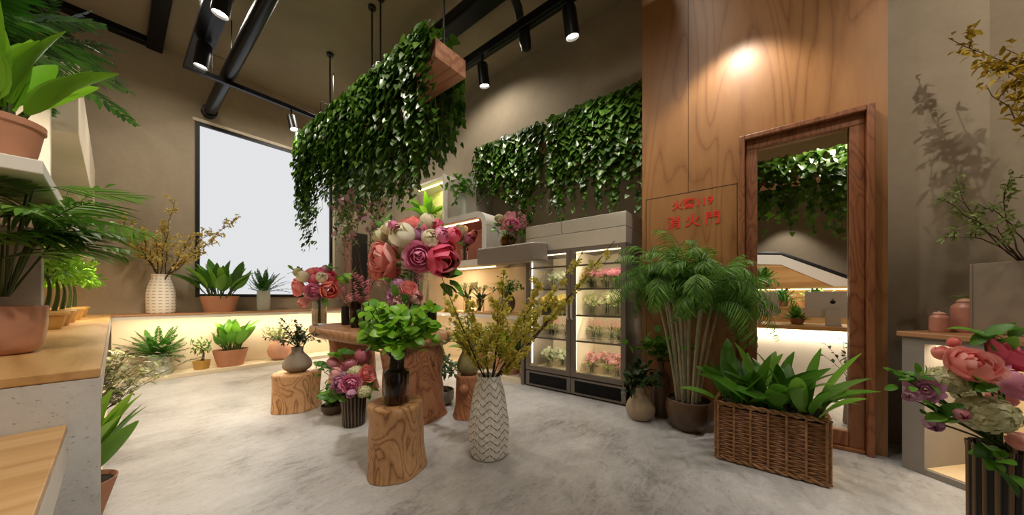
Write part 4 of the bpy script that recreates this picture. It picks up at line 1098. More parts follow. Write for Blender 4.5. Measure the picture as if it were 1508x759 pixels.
# ================================================================== CENTRE
NAMES = {'peony': 'peony', 'rose': 'rose', 'cup': 'ranunculus', 'tulip': 'peony_bud', 'bud': 'flower_bud', 'open': 'open_bloom'}
def bouquet(name, label, cat, loc, mouth, blooms, seed, leaves=(), d=None, leafmat_='green', bottom=0.03, extra=None, spread=0.02, lean=0.35, group=None):
    """blooms (px, py, r_px, kind, petals, further m); leaves (px, py, n, leaf_px, further m, reach_px); all built at their own distance"""
    loc = V(loc); t = thing(name, label, cat, loc, 0, group); r = R_(seed); d = d or depth(loc)
    cs = cam_pts(loc, d, [(b[0], b[1], b[5]) for b in blooms])
    C_ = sum(cs, V()) / len(cs); m = V((0, 0, mouth)); st = MB()
    for b, c in zip(blooms, cs):
        D_ = d + b[5]; Rr = b[2] * D_ / FPX
        ax = ((c - C_).normalized() + (-FW) * 0.75 + UP * lean).normalized()
        if b[3] == 'hydrangea':
            o = part('hydrangea', floret_ball(c, Rr, 240, r, Rr * 0.21), M[b[4]], t, angle=None)
        elif b[3] == 'cluster':
            mb = MB()
            for _ in range(7): spike_cluster(c + rnd_dir(r, -60, 80) * Rr * 0.7, Rr * 0.8, 9, r, Rr * 0.3, mb, Rr * 0.5)
            o = part('blossom_cluster', mb, M[b[4]], t, angle=None)
        else:
            o = part(NAMES[b[3]], bloom(c, ax, Rr, b[3], r), M[b[4]], t, angle=None)
        e = V((r.uniform(-spread, spread), r.uniform(-spread, spread), bottom))
        st.tube(bez(c - ax * Rr * 0.5, m + UP * 0.02, m + V((e.x * .6, e.y * .6, -0.01)), 6) + [e], 0.0035, 5)
    f = MB()
    for L_ in leaves:
        c = cam_pts(loc, d, [(L_[0], L_[1], L_[4])])[0]; k = d / FPX
        for _ in range(L_[2]):
            p = c + rnd_dir(r, -60, 80) * L_[5] * k * r.random() ** 0.6
            dr = ((p - m).normalized() * 0.7 + rnd_dir(r, -50, 60)).normalized()
            f.leaf(p, dr, perp_up(dr) * 0.6 - FW * 0.6 + rnd_dir(r, 0, 40) * 0.4, L_[3] * k * r.uniform(0.75, 1.15), L_[3] * k * 0.55, 0.6, 5, 'oval', 0.2)
        st.tube(bez(c, c.lerp(m, 0.5) + UP * 0.01, m, 5) + [V((0, 0, bottom))], 0.003, 5)
    if f.v: part('leaves', f, M[leafmat_], t, angle=None)
    part('stems', st, M['stem'], t)
    return t
def vase(name, label, loc, prof, mt, n=40, fn=None, wall=0.006, rz=0, angle=45):
    t = thing(name, label, 'vase', loc, rz)
    part('vase_body', MB().lathe(vessel(prof, wall), n, fn=fn), mt, t, angle=angle)
    return t
GOURD = [(0.085, 0), (0.145, 0.045), (0.16, 0.10), (0.125, 0.18), (0.075, 0.235), (0.062, 0.27), (0.07, 0.31)]
def gourd(k): return smooth_prof([(r * k, z * k) for r, z in GOURD], 5)

def rib_mat(name, n, c0, c1):
    t = NT(name); b = t.bsdf(Roughness=0.25); tc = t.n('ShaderNodeTexCoord'); sp = t.n('ShaderNodeSeparateXYZ'); t.l(tc.outputs['Object'], sp.inputs[0])
    u = t.math('COSINE', t.math('MULTIPLY', t.math('ARCTAN2', sp.outputs[1], sp.outputs[0]), float(n)))
    t.l(t.ramp(t.math('MULTIPLY_ADD', u, 0.5, 0.5), [(0.45, srgb(c0)), (0.8, srgb(c1))]), b.inputs['Base Color']); return t.m
M['rib20'] = rib_mat('black ribs tan glints', 20, '#15100b', '#6e5638'); M['rib16'] = rib_mat('dark ribs tan glints', 16, '#15100b', '#6e5638')  # tan on the ridges is their reflections, put into the colour
# left stump: taupe gourd and dark foliage
loc = on_z(438, 600); loc.z = 0.39
vase('gourd_vase', 'taupe gourd shaped vase on the wide stump left of the table', loc, gourd(0.86), M['greyvase'])
t = thing('foliage_bunch', 'dark wiry foliage in the taupe gourd vase', 'foliage', loc)
f, s = sprigs(R_(201), 26, 0.30, 0.05, 0.022, 0.27, (15, 88), 14, 0.02)
part('leaves', f, M['dark'], t, angle=None); part('stems', s, M['bark'], t)

# peonies in glass at the far end of the table
TZ_ = TZ + 0.001
loc = V((1.62, 4.42, TZ_))
vase('glass_vase', 'clear glass vase of pink peonies at the far end of the table', loc, [(0.075, 0), (0.08, 0.02), (0.085, 0.2), (0.10, 0.37)], M['glass'], 32)
bouquet('flower_bouquet', 'pink, coral and ivory peony bouquet at the far end of the table by the window', 'bouquet', loc, 0.36, [
    (437, 424, 13, 'peony', 'coral', -.05), (462, 430, 12.5, 'rose', 'rosepink', -.12), (485, 427, 14, 'tulip', 'coral', -.05), (446, 408, 9, 'cup', 'ivory', -.08),
    (474, 409, 8.5, 'cup', 'ivory', -.10), (457, 400, 10, 'peony', 'coral', .02), (470, 399, 10, 'peony', 'hotpink', .05), (487, 408, 11, 'peony', 'hotpink', .04),
    (440, 402, 7, 'bud', 'palegreen', .05), (447, 446, 8, 'cup', 'salmon', .0), (462, 412, 9, 'cup', 'hotpink', 0), (480, 398, 7, 'bud', 'mauve', .08)], 205,
    [(470, 443, 10, 14, 0, 14), (436, 402, 8, 9, .05, 10), (488, 396, 8, 9, .05, 8)])
# dusty pink flowers in dark vases
loc = V((1.86, 4.22, TZ_))
vase('dark_vase', 'small black vase of dusty pink flowers on the table, behind the taller dark vase', loc, [(0.05, 0), (0.055, 0.01), (0.06, 0.2), (0.058, 0.235)], M['blackm'], 28)
bouquet('flower_bouquet', 'dusty pink flower cluster in the small black vase on the table', 'bouquet', loc, 0.23, [
    (495, 440, 9, 'cluster', 'dustyrose', 0), (508, 437, 10, 'cluster', 'dustyrose', -.03), (514, 447, 8, 'cluster', 'blush', -.05), (503, 428, 8, 'cluster', 'dustyrose', .04)], 207,
    [(510, 412, 14, 13, .05, 12)], leafmat_='bright')
loc = V((1.76, 3.75, TZ_))
vase('dark_vase', 'taller dark glass vase of pink blossom on the middle of the table', loc, [(0.055, 0), (0.06, 0.01), (0.068, 0.2), (0.066, 0.30)], M['darkglass'], 28)
bouquet('flower_bouquet', 'pink blossom spikes in the taller dark glass vase', 'bouquet', loc, 0.29, [
    (526, 418, 11, 'cluster', 'dustyrose', 0), (537, 428, 12, 'cluster', 'rosepink', -.04), (522, 438, 11, 'cluster', 'dustyrose', -.05), (537, 443, 10, 'cluster', 'blush', -.06), (529, 452, 10, 'cluster', 'dustyrose', 0)], 209,
    [(530, 462, 8, 12, 0, 12)])
loc = V((1.98, 3.95, TZ_))
vase('bottle_vase', 'slim dark bottle holding tall mauve branches behind the pink blossom', loc, smooth_prof([(0.05, 0), (0.06, 0.02), (0.06, 0.16), (0.03, 0.22), (0.025, 0.30)], 4), M['blackm'], 28)
t = thing('blossom_branches', 'tall twiggy branches with mauve petals rising under the hanging ivy', 'branches', loc)
tips = cam_pts(loc, depth(loc), [(497, 298, -.1), (515, 283, 0), (552, 300, 0), (505, 345, -.15), (548, 330, -.2), (530, 312, .1), (572, 325, -.1)])
w, f = branches(R_(211), (0, 0, 0.29), tips, 0.006, 4, 0.22, 3, 0.035, 0.02, 0.55, 0.02, 0.05, 0.04)
part('twigs', w, M['bark'], t); part('leaves', f, M['olive'], t, angle=None)
mg = MB(); r = R_(213)
for tp in tips:
    for k in range(7): mg.leaf(tp + rnd_dir(r, -80, 60) * 0.09, rnd_dir(r, -80, 30), rnd_dir(r, 0, 60), 0.10, 0.05, 0.6, 4, 'oval', 0.2)
part('blossom', mg, leafmat('magnolia petals', ['#8f656c', '#a88083', '#b99496'], 0.5, 0.3), t, angle=None)

# the big peony bouquet
loc = V((1.90, 2.80, TZ_))
vase('glass_vase', 'tall flared clear glass vase of the biggest peony bouquet on the table', loc, smooth_prof([(0.10, 0), (0.105, 0.02), (0.11, 0.25), (0.14, 0.48), (0.175, 0.62)], 4), M['glass'], 40)
bouquet('flower_bouquet', 'biggest bouquet of coral, pink, red and ivory peonies in the middle of the shop', 'bouquet', loc, 0.60, [
    (559, 380, 26, 'peony', 'salmon', -.12), (617, 378, 22, 'rose', 'rosepink', -.24), (651, 384, 25, 'tulip', 'hotpink', -.14), (592, 346, 19, 'cup', 'ivory', -.20),
    (634, 352, 14, 'cup', 'ivory', -.20), (603, 328, 16, 'peony', 'coral', -.05), (573, 336, 12, 'cup', 'ivory', -.10), (560, 348, 12, 'cup', 'palegreen', -.05),
    (651, 347, 13, 'cup', 'rosepink', -.15), (668, 346, 12, 'cup', 'hotpink', -.10), (629, 327, 12, 'bud', 'ivory', -.02), (620, 335, 14, 'cup', 'hotpink', -.02), (580, 333, 8, 'bud', 'rosepink', -.18),
    (552, 398, 17, 'peony', 'salmon', -.05), (576, 398, 14, 'cup', 'coral', -.04), (641, 365, 14, 'cup', 'coral', -.08), (596, 366, 15, 'cup', 'palegreen', -.02),
    (660, 364, 16, 'peony', 'coral', -.05), (615, 348, 12, 'bud', 'mauve', -.1), (644, 332, 9, 'bud', 'hotpink', .0), (585, 372, 14, 'cup', 'coral', .1), (625, 365, 16, 'cup', 'hotpink', .1)], 215,
    [(652, 402, 14, 26, -.05, 22), (590, 400, 10, 20, -.02, 20), (640, 340, 8, 16, 0, 14), (565, 335, 8, 18, 0, 16), (612, 352, 10, 16, -.1, 20)], spread=0.05)
loc = V((1.70, 2.74, TZ_))
vase('glass_vase', 'short glass vase of small mauve blooms at the near edge of the table', loc, [(0.06, 0), (0.065, 0.02), (0.07, 0.16)], M['glass'], 28)
bouquet('flower_bouquet', 'small mauve and blush blooms below the biggest peony bouquet', 'bouquet', loc, 0.15, [
    (575, 436, 10, 'open', 'mauve', -.1), (590, 434, 11, 'open', 'blush', -.12), (603, 424, 12, 'rose', 'salmon', -.08), (586, 419, 10, 'cup', 'mauve', -.04), (612, 438, 11, 'cup', 'blush', -.02),
    (565, 425, 10, 'cluster', 'blush', -.02), (616, 418, 10, 'cluster', 'rosepink', .04), (598, 444, 11, 'cluster', 'dustyrose', -.05), (576, 448, 10, 'cluster', 'blush', -.05)], 217,
    [(590, 458, 14, 18, -.05, 24), (570, 412, 3, 12, -.1, 6)])
loc = V((2.12, 2.82, TZ_))
vase('dark_vase', 'plain black cylinder vase at the near right corner of the table', loc, [(0.06, 0), (0.065, 0.01), (0.065, 0.27), (0.06, 0.285)], M['blackm'], 28)

# tall black cabinet in the back corner
t = thing('black_cabinet', 'tall black cabinet standing on the back counter in the corner behind the bouquets', 'cabinet', (3.32, 7.02, CT))
part('carcass', MB().box(-0.17, 0.17, -0.15, 0.15, 0, 1.62), M['blackm'], t, smooth=False, bevel=0.004)
part('edge_strip', MB().box(-0.20, -0.171, -0.15, 0.15, 0, 1.62), M['walnut'], t, smooth=False)

# front stump: dark bottle with bright leaves
loc = on_z(584, 695); loc.z = 0.476
vase('bottle_vase', 'dark smoky glass bottle with a narrow neck on the front stump', loc, [(0.074, 0), (0.082, 0.008), (0.084, 0.21), (0.076, 0.225), (0.056, 0.235), (0.052, 0.245), (0.052, 0.315), (0.056, 0.325)], M['darkglass'], 40, wall=0.007)
t = thing('foliage_bunch', 'bright green leafy branches in the dark bottle on the front stump', 'foliage', loc)
r = R_(221); f = MB(); s = MB()
D0 = depth(loc)
for i in range(82):
    px = r.gauss(588, 30); py = r.gauss(488, 18)
    px = min(632, max(545, px)); py = min(516, max(455, py))
    c = cam_pts(loc, D0, [(px, py, r.uniform(-0.16, 0.16))])[0]
    s.tube(bez((r.uniform(-.02, .02), r.uniform(-.02, .02), 0.02), (0, 0, 0.36), c, 7), 0.003, 5)
    for k in range(4):
        dr = ((c - V((0, 0, 0.3))).normalized() * 0.5 + rnd_dir(r, -40, 50)).normalized()
        f.leaf(c + rnd_dir(r, -30, 60) * 0.02, dr, perp_up(dr) * 0.6 - FW * 0.7 + rnd_dir(r, 0, 40) * 0.3, r.uniform(0.06, 0.095), r.uniform(0.052, 0.074), 0.7, 6, 'oval', 0.2)
part('leaves', f, M['bright'], t, angle=None); part('stems', s, M['stem'], t)

# floor: roses in a ribbed black vase, shallow bowl of greens
loc = on_z(521, 626)
vase('ribbed_vase', 'black ribbed vase with painted tan glints on the floor by the front stump', loc, [(0.085, 0), (0.09, 0.01), (0.105, 0.26), (0.108, 0.30)], M['rib20'], 120, fn=lambda r, z, a: r * (1 + 0.06 * math.cos(20 * a)), angle=80)
bouquet('flower_bouquet', 'bouquet of pink and salmon roses in the ribbed vase on the floor', 'bouquet', loc, 0.30, [
    (541, 550, 12.5, 'rose', 'salmon', -.05), (517, 566, 14, 'rose', 'rosepink', -.16), (500, 566, 13, 'peony', 'mauve', -.13), (514, 536, 11, 'peony', 'dustyrose', 0), (490, 534, 8, 'bud', 'dustyrose', 0),
    (494, 551, 10, 'cup', 'blush', -.06), (524, 549, 12, 'hydrangea', 'palegreen', -.02), (536, 577, 10, 'hydrangea', 'palegreen', -.10), (534, 524, 12, 'cup', 'dustyrose', .1), (492, 578, 8, 'cluster', 'mauve', -.1), (517, 580, 7, 'bud', 'mauve', -.17), (508, 550, 9, 'cup', 'mauve', 0)], 225,
    [(477, 548, 18, 12, 0, 14), (503, 525, 8, 18, .05, 10), (483, 580, 10, 14, -.05, 12), (508, 580, 8, 14, -.08, 10), (545, 575, 6, 14, 0, 8)])
loc = on_z(491, 608)
pot_plant('planted_bowl', 'shallow brown bowl of leafy greens on the floor behind the rose bouquet', 'potted plant', loc, [(0.085, 0), (0.11, 0.04), (0.115, 0.085)], M['brownpot'],
          lambda z: sprigs(R_(227), 22, 0.26, 0.05, 0.032, z, (40, 85), 8), fol='green')
# bonsai behind the table leg
loc = on_z(649, 594)
t = thing('large_bonsai', 'bonsai with twisted trunk in a round grey bowl beside the table leg', 'bonsai', loc)
part('pot', MB().lathe(vessel(smooth_prof([(0.10, 0), (0.14, 0.04), (0.15, 0.11), (0.145, 0.155)], 4)), 36), M['greybowl'], t)
soil_disc(0.13, 0.13, t)
r = R_(229); b = MB()
path = [(0.02, 0.0, 0.12), (0.0, 0.0, 0.20), (-0.05, 0.01, 0.27), (-0.06, 0, 0.33), (-0.02, 0, 0.40)]
b.tube(bez(path[0], path[1], path[2], 6) + bez(path[2], path[3], path[4], 6)[1:], [0.05, 0.042, 0.036, 0.032, 0.03, 0.028, 0.026, 0.025, 0.024, 0.022, 0.02, 0.018, 0.016], 10)
for k in range(6):
    a = k * 1.05; b.tube([(0.02, 0, 0.17), (0.02 + 0.05 * math.cos(a), 0.05 * math.sin(a), 0.145), (0.02 + 0.10 * math.cos(a), 0.10 * math.sin(a), 0.13)], [0.02, 0.016, 0.006], 6)
f = MB()
for (x, y, z, q) in [(-0.16, 0, 0.40, 0.10), (0.12, 0.04, 0.41, 0.10), (0.0, 0.02, 0.47, 0.11), (-0.05, -0.09, 0.40, 0.09), (0.17, -0.03, 0.35, 0.07), (-0.10, 0.06, 0.45, 0.08)]:
    b.tube(bez((-0.02, 0, 0.39), (x * .5, y * .5, z - 0.02), (x, y, z), 4), 0.008, 5)
    tuft(f, (x, y, z), q, 46, r, 0.055, 0.034)
part('trunk', b, simple('bonsai trunk', '#5d5238', 0.8, var=0.3, vs=25), t); part('foliage', f, leafmat('bonsai leaves', ['#4d6b48', '#6c8a64', '#8ba583']), t, angle=None)
# reddish stump: gourd with yellow green flowers
loc = on_z(690, 612); loc.z = 0.421
vase('gourd_vase', 'mottled green gourd vase on the small reddish stump', loc, smooth_prof([(0.07, 0), (0.11, 0.05), (0.115, 0.11), (0.085, 0.19), (0.065, 0.24), (0.09, 0.31), (0.12, 0.345)], 5), simple('mottled green glaze', '#8b8154', 0.45, var=0.4, vs=7))
t = thing('foliage_bunch', 'yellow green foliage dotted with white flowers in the mottled gourd vase', 'foliage', loc)
f, s = sprigs(R_(231), 26, 0.30, 0.05, 0.028, 0.30, (15, 88), 12, 0.03)
part('leaves', f, M['bleaf'], t, angle=None); part('stems', s, M['stem'], t)
mb = MB(); r = R_(232)
for k in range(14): mb.leaf(V((0, 0, 0.36)) + rnd_dir(r, 10, 80) * r.uniform(0.12, 0.24), rnd_dir(r, 0, 80), UP, 0.05, 0.04, 0.4, 3, 'oval', 0.2)
part('flowers', mb, M['whitegreen'], t, angle=None)

# white chevron vase with the big yellow branches
loc = on_z(720, 669)
M['chev'] = weave_mat('white chevron ceramic', 18, 8, '#3a2e20', '#f3efe7', 0.16, 1.8, 0.13)
def chevfn(r, z, a):
    if z < 0.02 or z > 0.53: return r
    u = a * 8 / (2 * PI); tri = 0.5 - abs((u % 1.0) - 0.5); return r * (1 - 0.018 * math.cos(2 * PI * (z * 18 + 1.8 * (0.5 - abs(((u + 0.5) % 1.0) - 0.5)) - 0.07)))
pf = smooth_prof([(0.118, 0), (0.135, 0.02), (0.152, 0.14), (0.150, 0.26), (0.128, 0.42), (0.105, 0.53), (0.092, 0.56), (0.094, 0.605)], 14)
vase('chevron_vase', 'tall white chevron textured vase on the floor in the centre foreground', loc, pf, M['chev'], 144, fn=chevfn, angle=80)
t = thing('blossom_branches', 'wide yellow blossom branches in the white chevron vase', 'branches', loc)
d = depth(loc)
tips = cam_pts(loc, d, [(908, 366, -.05), (858, 372, .12), (800, 405, -.1), (742, 398, .05), (690, 446, -.12), (668, 490, .0), (765, 470, -.15), (838, 440, .02), (712, 500, -.2), (655, 440, .15), (790, 455, .2), (735, 440, -.2), (772, 520, -.2)])
w, f = branches(R_(235), (0, 0, 0.50), tips, 0.006, 11, 0.16, 5, 0.027, 0.021, 0.34, 0.05, 0.035, 0.022)
bt = cam_pts(loc, d, [(650, 407, .02), (905, 355, 0)])
for p in bt: w.tube(bez((0, 0, 0.5), p * 0.5 + V((0, 0, 0.22)), p, 10), [0.007 * (1 - 0.06 * i) for i in range(11)], 5)
part('twigs', w, M['bark'], t); part('blossom', f, M['yellow'], t, angle=None)

# ------------------------------------------------------------------ right hand wall units: plants on, in and above the lit counter
def pot_small(label, loc, k, seed, fol='green', el=(20, 85), L=0.3, W=0.08, n=22, mt='terra'):
    return pot_plant('broadleaf_plant', label, 'potted plant', loc, [(0.085 * k, 0), (0.105 * k, 0.10 * k), (0.118 * k, 0.16 * k), (0.12 * k, 0.18 * k)], M[mt], lambda z: broad_leaves(R_(seed), n, L, W, z, 0.05 * k, el, 0.9), fol=fol)
pot_small('bright leafy plant in a pot on the yellow lit open shelf', (3.80, 5.15, UB[3] + 0.031), 1.0, 241, 'bright', L=0.46, W=0.15, el=(45, 90))
loc = V((3.60, 3.92, UB[3] + 0.001))
vase('glass_vase', 'slim milky glass vase on top of the white rounded display box', loc, [(0.05, 0), (0.052, 0.01), (0.055, 0.38)], M['milky'], 24)
t = thing('foliage_bunch', 'leafy green sprigs in the slim glass vase on top of the display box', 'foliage', loc)
f, s = sprigs(R_(243), 20, 0.38, 0.10, 0.06, 0.36, (-5, 80), 6, 0.01)
f.v = [(min(x, 0.16), y, z) for x, y, z in f.v]; s.v = [(min(x, 0.16), y, z) for x, y, z in s.v]
part('leaves', f, M['green'], t, angle=None); part('stems', s, M['stem'], t)
loc = V((3.64, 3.93, UB[2] + 0.091))
vase('glass_vase', 'small clear glass vase inside the white rounded display box', loc, [(0.05, 0), (0.052, 0.01), (0.06, 0.22)], M['glass'], 24)
bouquet('flower_bouquet', 'peonies and roses in the white rounded display box', 'bouquet', loc, 0.21, [
    (671, 346, 9.0, 'peony', 'coral', 0), (692, 351, 9.0, 'cup', 'rosepink', -.05), (682, 339, 7.2, 'cup', 'ivory', -.06), (676, 336, 5.4, 'bud', 'palegreen', -.08), (698, 345, 6.3, 'cup', 'dustyrose', .0), (662, 352, 7.2, 'cup', 'blush', .04), (686, 357, 7.2, 'cup', 'mauve', .02)], 245,
    [(684, 357, 8, 12, 0, 12)])
loc = V((3.40, 2.80, 1.901))
vase('glass_vase', 'round amber glass bowl on the grey floating shelf', loc, smooth_prof([(0.06, 0), (0.10, 0.03), (0.105, 0.09), (0.08, 0.14)], 4), glass('amber glass', '#b08a3c', 0.02), 32)
bouquet('flower_bouquet', 'dusty pink bouquet in the amber bowl on the grey floating shelf', 'bouquet', loc, 0.13, [
    (748, 329, 11, 'open', 'blush', -.05), (757, 330, 9, 'rose', 'rosepink', -.07), (766, 325, 9, 'cluster', 'dustyrose', .02), (738, 335, 9, 'cluster', 'blush', 0), (770, 336, 9, 'cluster', 'dustyrose', .0), (752, 318, 8, 'cup', 'dustyrose', .05), (735, 322, 7, 'hydrangea', 'palegreen', .02)], 247,
    [(730, 340, 9, 12, 0, 10), (765, 345, 7, 13, 0, 9), (749, 345, 6, 12, -.05, 9)])
def calla(label, vl_label, px, y, seed, n=7, H=0.26):
    loc = V((3.74, y, CT + 0.001))
    vase('glass_vase', vl_label, loc, [(0.062, 0), (0.064, 0.01), (0.066, H)], M['glass'], 28)
    t = thing('flower_bouquet', label, 'bouquet', loc)
    r = R_(seed); s = MB()
    for k in range(n):
        a = k * 2.4; dd = V((math.cos(a) * 0.5, math.sin(a) * 0.5, 1)).normalized(); c = V((0, 0, H)) + dd * r.uniform(0.10, 0.24)
        s.tube(bez((r.uniform(-.03, .03), r.uniform(-.03, .03), 0.02), (0, 0, H * 0.9), c, 6), 0.006, 6)
        Q = rot_to(dd + rnd_dir(r, 0, 40) * 0.2); h = MB().lathe([(0.006, -0.05), (0.014, -0.01), (0.024, 0.03), (0.042, 0.06)], 14, fn=lambda rr, z, a2: rr * (1 + (0.35 * math.cos(a2) if z > 0.04 else 0)))
        fl = MB(); fl.add([c + Q @ V((p[0], p[1], p[2] + (0.02 * math.cos(math.atan2(p[1], p[0])) if p[2] > 0.04 else 0))) for p in h.v], h.f[:-2])
        part('calla_lily', fl, M['palegreen'], t, angle=None)
    f, s2 = broad_leaves(r, 10, 0.26, 0.07, H * 0.8, 0.02, (30, 80), 0.7)
    s.add(s2.v, s2.f)
    part('leaves', f, M['dark'], t, angle=None); part('stems', s, M['stem'], t)
calla('green calla lilies in the taller glass cylinder on the lit counter', 'taller clear glass cylinder on the lit counter', 687, 3.97, 249)
calla('calla lilies in the second glass cylinder, nearer the fridge', 'second clear glass cylinder on the lit counter, nearer the fridge', 707, 3.66, 251, 5, 0.2)
loc = V((3.74, 3.10, CT + 0.001))
vase('egg_vase', 'grey egg shaped vase on the lit counter beside the fridge', loc, smooth_prof([(0.06, 0), (0.12, 0.08), (0.13, 0.18), (0.09, 0.28), (0.07, 0.32)], 5), M['greyvase'], 32)
t = thing('foliage_bunch', 'dark and yellow leaves in the grey egg shaped vase', 'foliage', loc)
f, s = sprigs(R_(253), 22, 0.28, 0.06, 0.035, 0.30, (5, 85), 9, 0.02)
part('leaves', f, M['green'], t, angle=None); part('stems', s, M['stem'], t)
pot_plant('broadleaf_plant', 'leafy plant in a terracotta pot in the niche beside the fridge', 'potted plant', (3.72, 3.05, 0.06), [(0.16, 0), (0.19, 0.16), (0.205, 0.24), (0.21, 0.26)], M['terra'],
          lambda z: broad_leaves(R_(255), 32, 0.46, 0.16, z, 0.10, (48, 90), 0.6), fol='bright')
pot_plant('broadleaf_plant', 'leafy plant in a terracotta pot farther along the niche, behind the mottled gourd', 'potted plant', (3.72, 3.75, 0.06), [(0.16, 0), (0.19, 0.16), (0.205, 0.24), (0.21, 0.26)], M['terra'],
          lambda z: broad_leaves(R_(257), 24, 0.42, 0.13, z, 0.09, (30, 85), 0.8), fol='green')

# ================================================================== FRIDGE CONTENTS
def fridge_bunch(kind, seed):
    """one bunch in a small glass vase, its own parts"""
    r = R_(seed); st = MB(); f = MB(); mb = MB(); fk = {'red': 'dustyrose', 'yellow': 'palegreen', 'salmon': 'salmon', 'white': 'whitegreen', 'ochre': 'ochreb', 'pinkwhite': 'blush'}[kind]
    t = thing('flower_bunch', 'x', 'flower bunch', (0, 0, -5))
    part('vase_body', MB().lathe(vessel([(0.045, 0), (0.047, 0.006), (0.052, 0.085)], 0.004, 0.006), 20), M['pane'], t)
    n = 6 if kind == 'salmon' else 5
    for k in range(n):
        a = k * 2 * PI / n; c = V((0.055 * math.cos(a), 0.055 * math.sin(a), 0.155 + r.uniform(-.01, .02)))
        if k == n - 1: c = V((0, 0, 0.185))
        st.tube(bez((0.02 * math.cos(a), 0.02 * math.sin(a), 0.012), (0, 0, 0.08), c, 4), 0.0025, 4)
        if kind == 'salmon':
            spike_cluster(c - UP * 0.03, 0.11, 16, r, 0.03, mb, 0.028)
        elif kind in ('white', 'pinkwhite', 'yellow'):
            for _ in range(7):
                q = c + rnd_dir(r, -60, 80) * 0.045; Q = rot_to(rnd_dir(r, 0, 80)); o = r.random() * 2
                for j in range(5):
                    tt = o + j * 2 * PI / 5; mb.leaf(q, Q @ V((math.cos(tt), math.sin(tt), 0.25)), Q @ UP, 0.028, 0.022, 0.5, 2, 'oval', 0.1)
        else: floret_ball(c, 0.045, 34, r, 0.018, mbin=mb)
    for k in range(12):
        d = rnd_dir(r, -5, 60); f.leaf(V((0, 0, 0.10)) + d * 0.03, d, perp_up(d), 0.075, 0.03, 0.6, 4, 'oval', 0.2)
    part('blooms', mb, M[fk], t, angle=None); part('leaves', f, M['bleaf' if kind != 'red' else 'green'], t, angle=None); part('stems', st, M['stem'], t)
    return t
protos = {}
FRIDGE = [  # door (0 nearer the panelling, 1 nearer the counter), shelf level (0 = floor), kind, how many, words
    (0, 3, 'red', 3, 'dark rose'), (0, 2, 'yellow', 3, 'pale yellow'), (0, 1, 'salmon', 4, 'salmon'), (0, 0, 'pinkwhite', 3, 'blush and cream'),
    (1, 3, 'white', 2, 'white green'), (1, 2, 'ochre', 3, 'ochre'), (1, 1, 'salmon', 4, 'salmon'), (1, 0, 'white', 3, 'white')]
lvl = [0.241, SH[0] + 0.001, SH[1] + 0.001, SH[2] + 0.001]
lvn = ['bottom', 'second', 'third', 'top']
pos_words = ['nearest the panelling', 'second from the panelling', 'third from the panelling', 'fourth from the panelling']
for dr, lv, kind, n, wd_ in FRIDGE:
    y0 = FY0_ + (tk + 0.075 if dr == 0 else W / 2 + 0.075); y1 = FY0_ + (W / 2 - 0.075 if dr == 0 else W - tk - 0.075)
    for k in range(n):
        u = (k + 0.5) / n; loc = (FX + 0.27 + 0.09 * (k % 2), y0 + (y1 - y0) * u, lvl[lv])
        lab = '%s bunch, %s fridge shelf, door by the %s, %s' % (wd_, lvn[lv], 'palm' if dr == 0 else 'counter', pos_words[k])
        sc = 1.12 if lv == 3 else (0.98 if kind == 'salmon' else 1.18)
        if kind not in protos:
            t = fridge_bunch(kind, 300 + len(protos)); protos[kind] = t; t.location = loc; t['label'] = lab; t.scale = (sc,) * 3
        else: t = copy_thing(protos[kind], loc, k * 1.3 + lv, lab, scale=sc)
        t['group'] = 'flower bunches in the fridge'
for k in range(2):
    yc = FY0_ + W * (0.25 + 0.5 * k)
    for j, zz in enumerate([1.745] + [q - 0.024 for q in reversed(SH)]):
        lamp_area('fridge_led', (FX + 0.09, yc, zz), (FX + 0.40, yc, zz - 0.22), 5.0 if j else 3.0, 0.5, 0.03, (1, 0.86, 0.64), up='Y')

# ================================================================== PLANTS BY THE PANELLING
loc = on_z(1014, 632)
t = thing('areca_palm', 'tall areca palm with pale canes in a brown bowl pot before the timber panelling', 'palm', loc)
part('pot', MB().lathe(vessel(smooth_prof([(0.11, 0), (0.165, 0.08), (0.19, 0.19), (0.185, 0.255), (0.18, 0.275)], 5)), 40), M['brownpot'], t)
soil_disc(0.172, 0.25, t)
r = R_(401); cn = MB(); f = MB(); s = MB()
tops = []
for i in range(15):
    a = i * 2.399; q = math.sqrt((i + 0.5) / 15); p = V((0.10 * q * math.cos(a), 0.10 * q * math.sin(a), 0.24))
    h = r.uniform(0.85, 1.15); e = p + V((0.21 * q * math.cos(a), 0.21 * q * math.sin(a), h))
    path = bez(p, p + V((0.06 * q * math.cos(a), 0.06 * q * math.sin(a), h * 0.5)), e, 7)
    cn.tube(path, [0.013 - 0.0006 * k for k in range(8)], 8); tops.append((e, (path[7] - path[6]).normalized(), a))
for ti, (e, d, a) in enumerate(tops):
    for k in range(6):
        az = a + r.uniform(-1.7, 1.7); el = math.radians(r.uniform(25, 85)); dd = V((math.cos(az) * math.cos(el), math.sin(az) * math.cos(el), math.sin(el)))
        frond(f, s, e - d * r.uniform(0.0, 0.12), dd, r.uniform(0.46, 0.68), r.uniform(2.2, 4.2), 28, 0.18, 0.012, r, 0.9, 3, -0.15, 0.004)

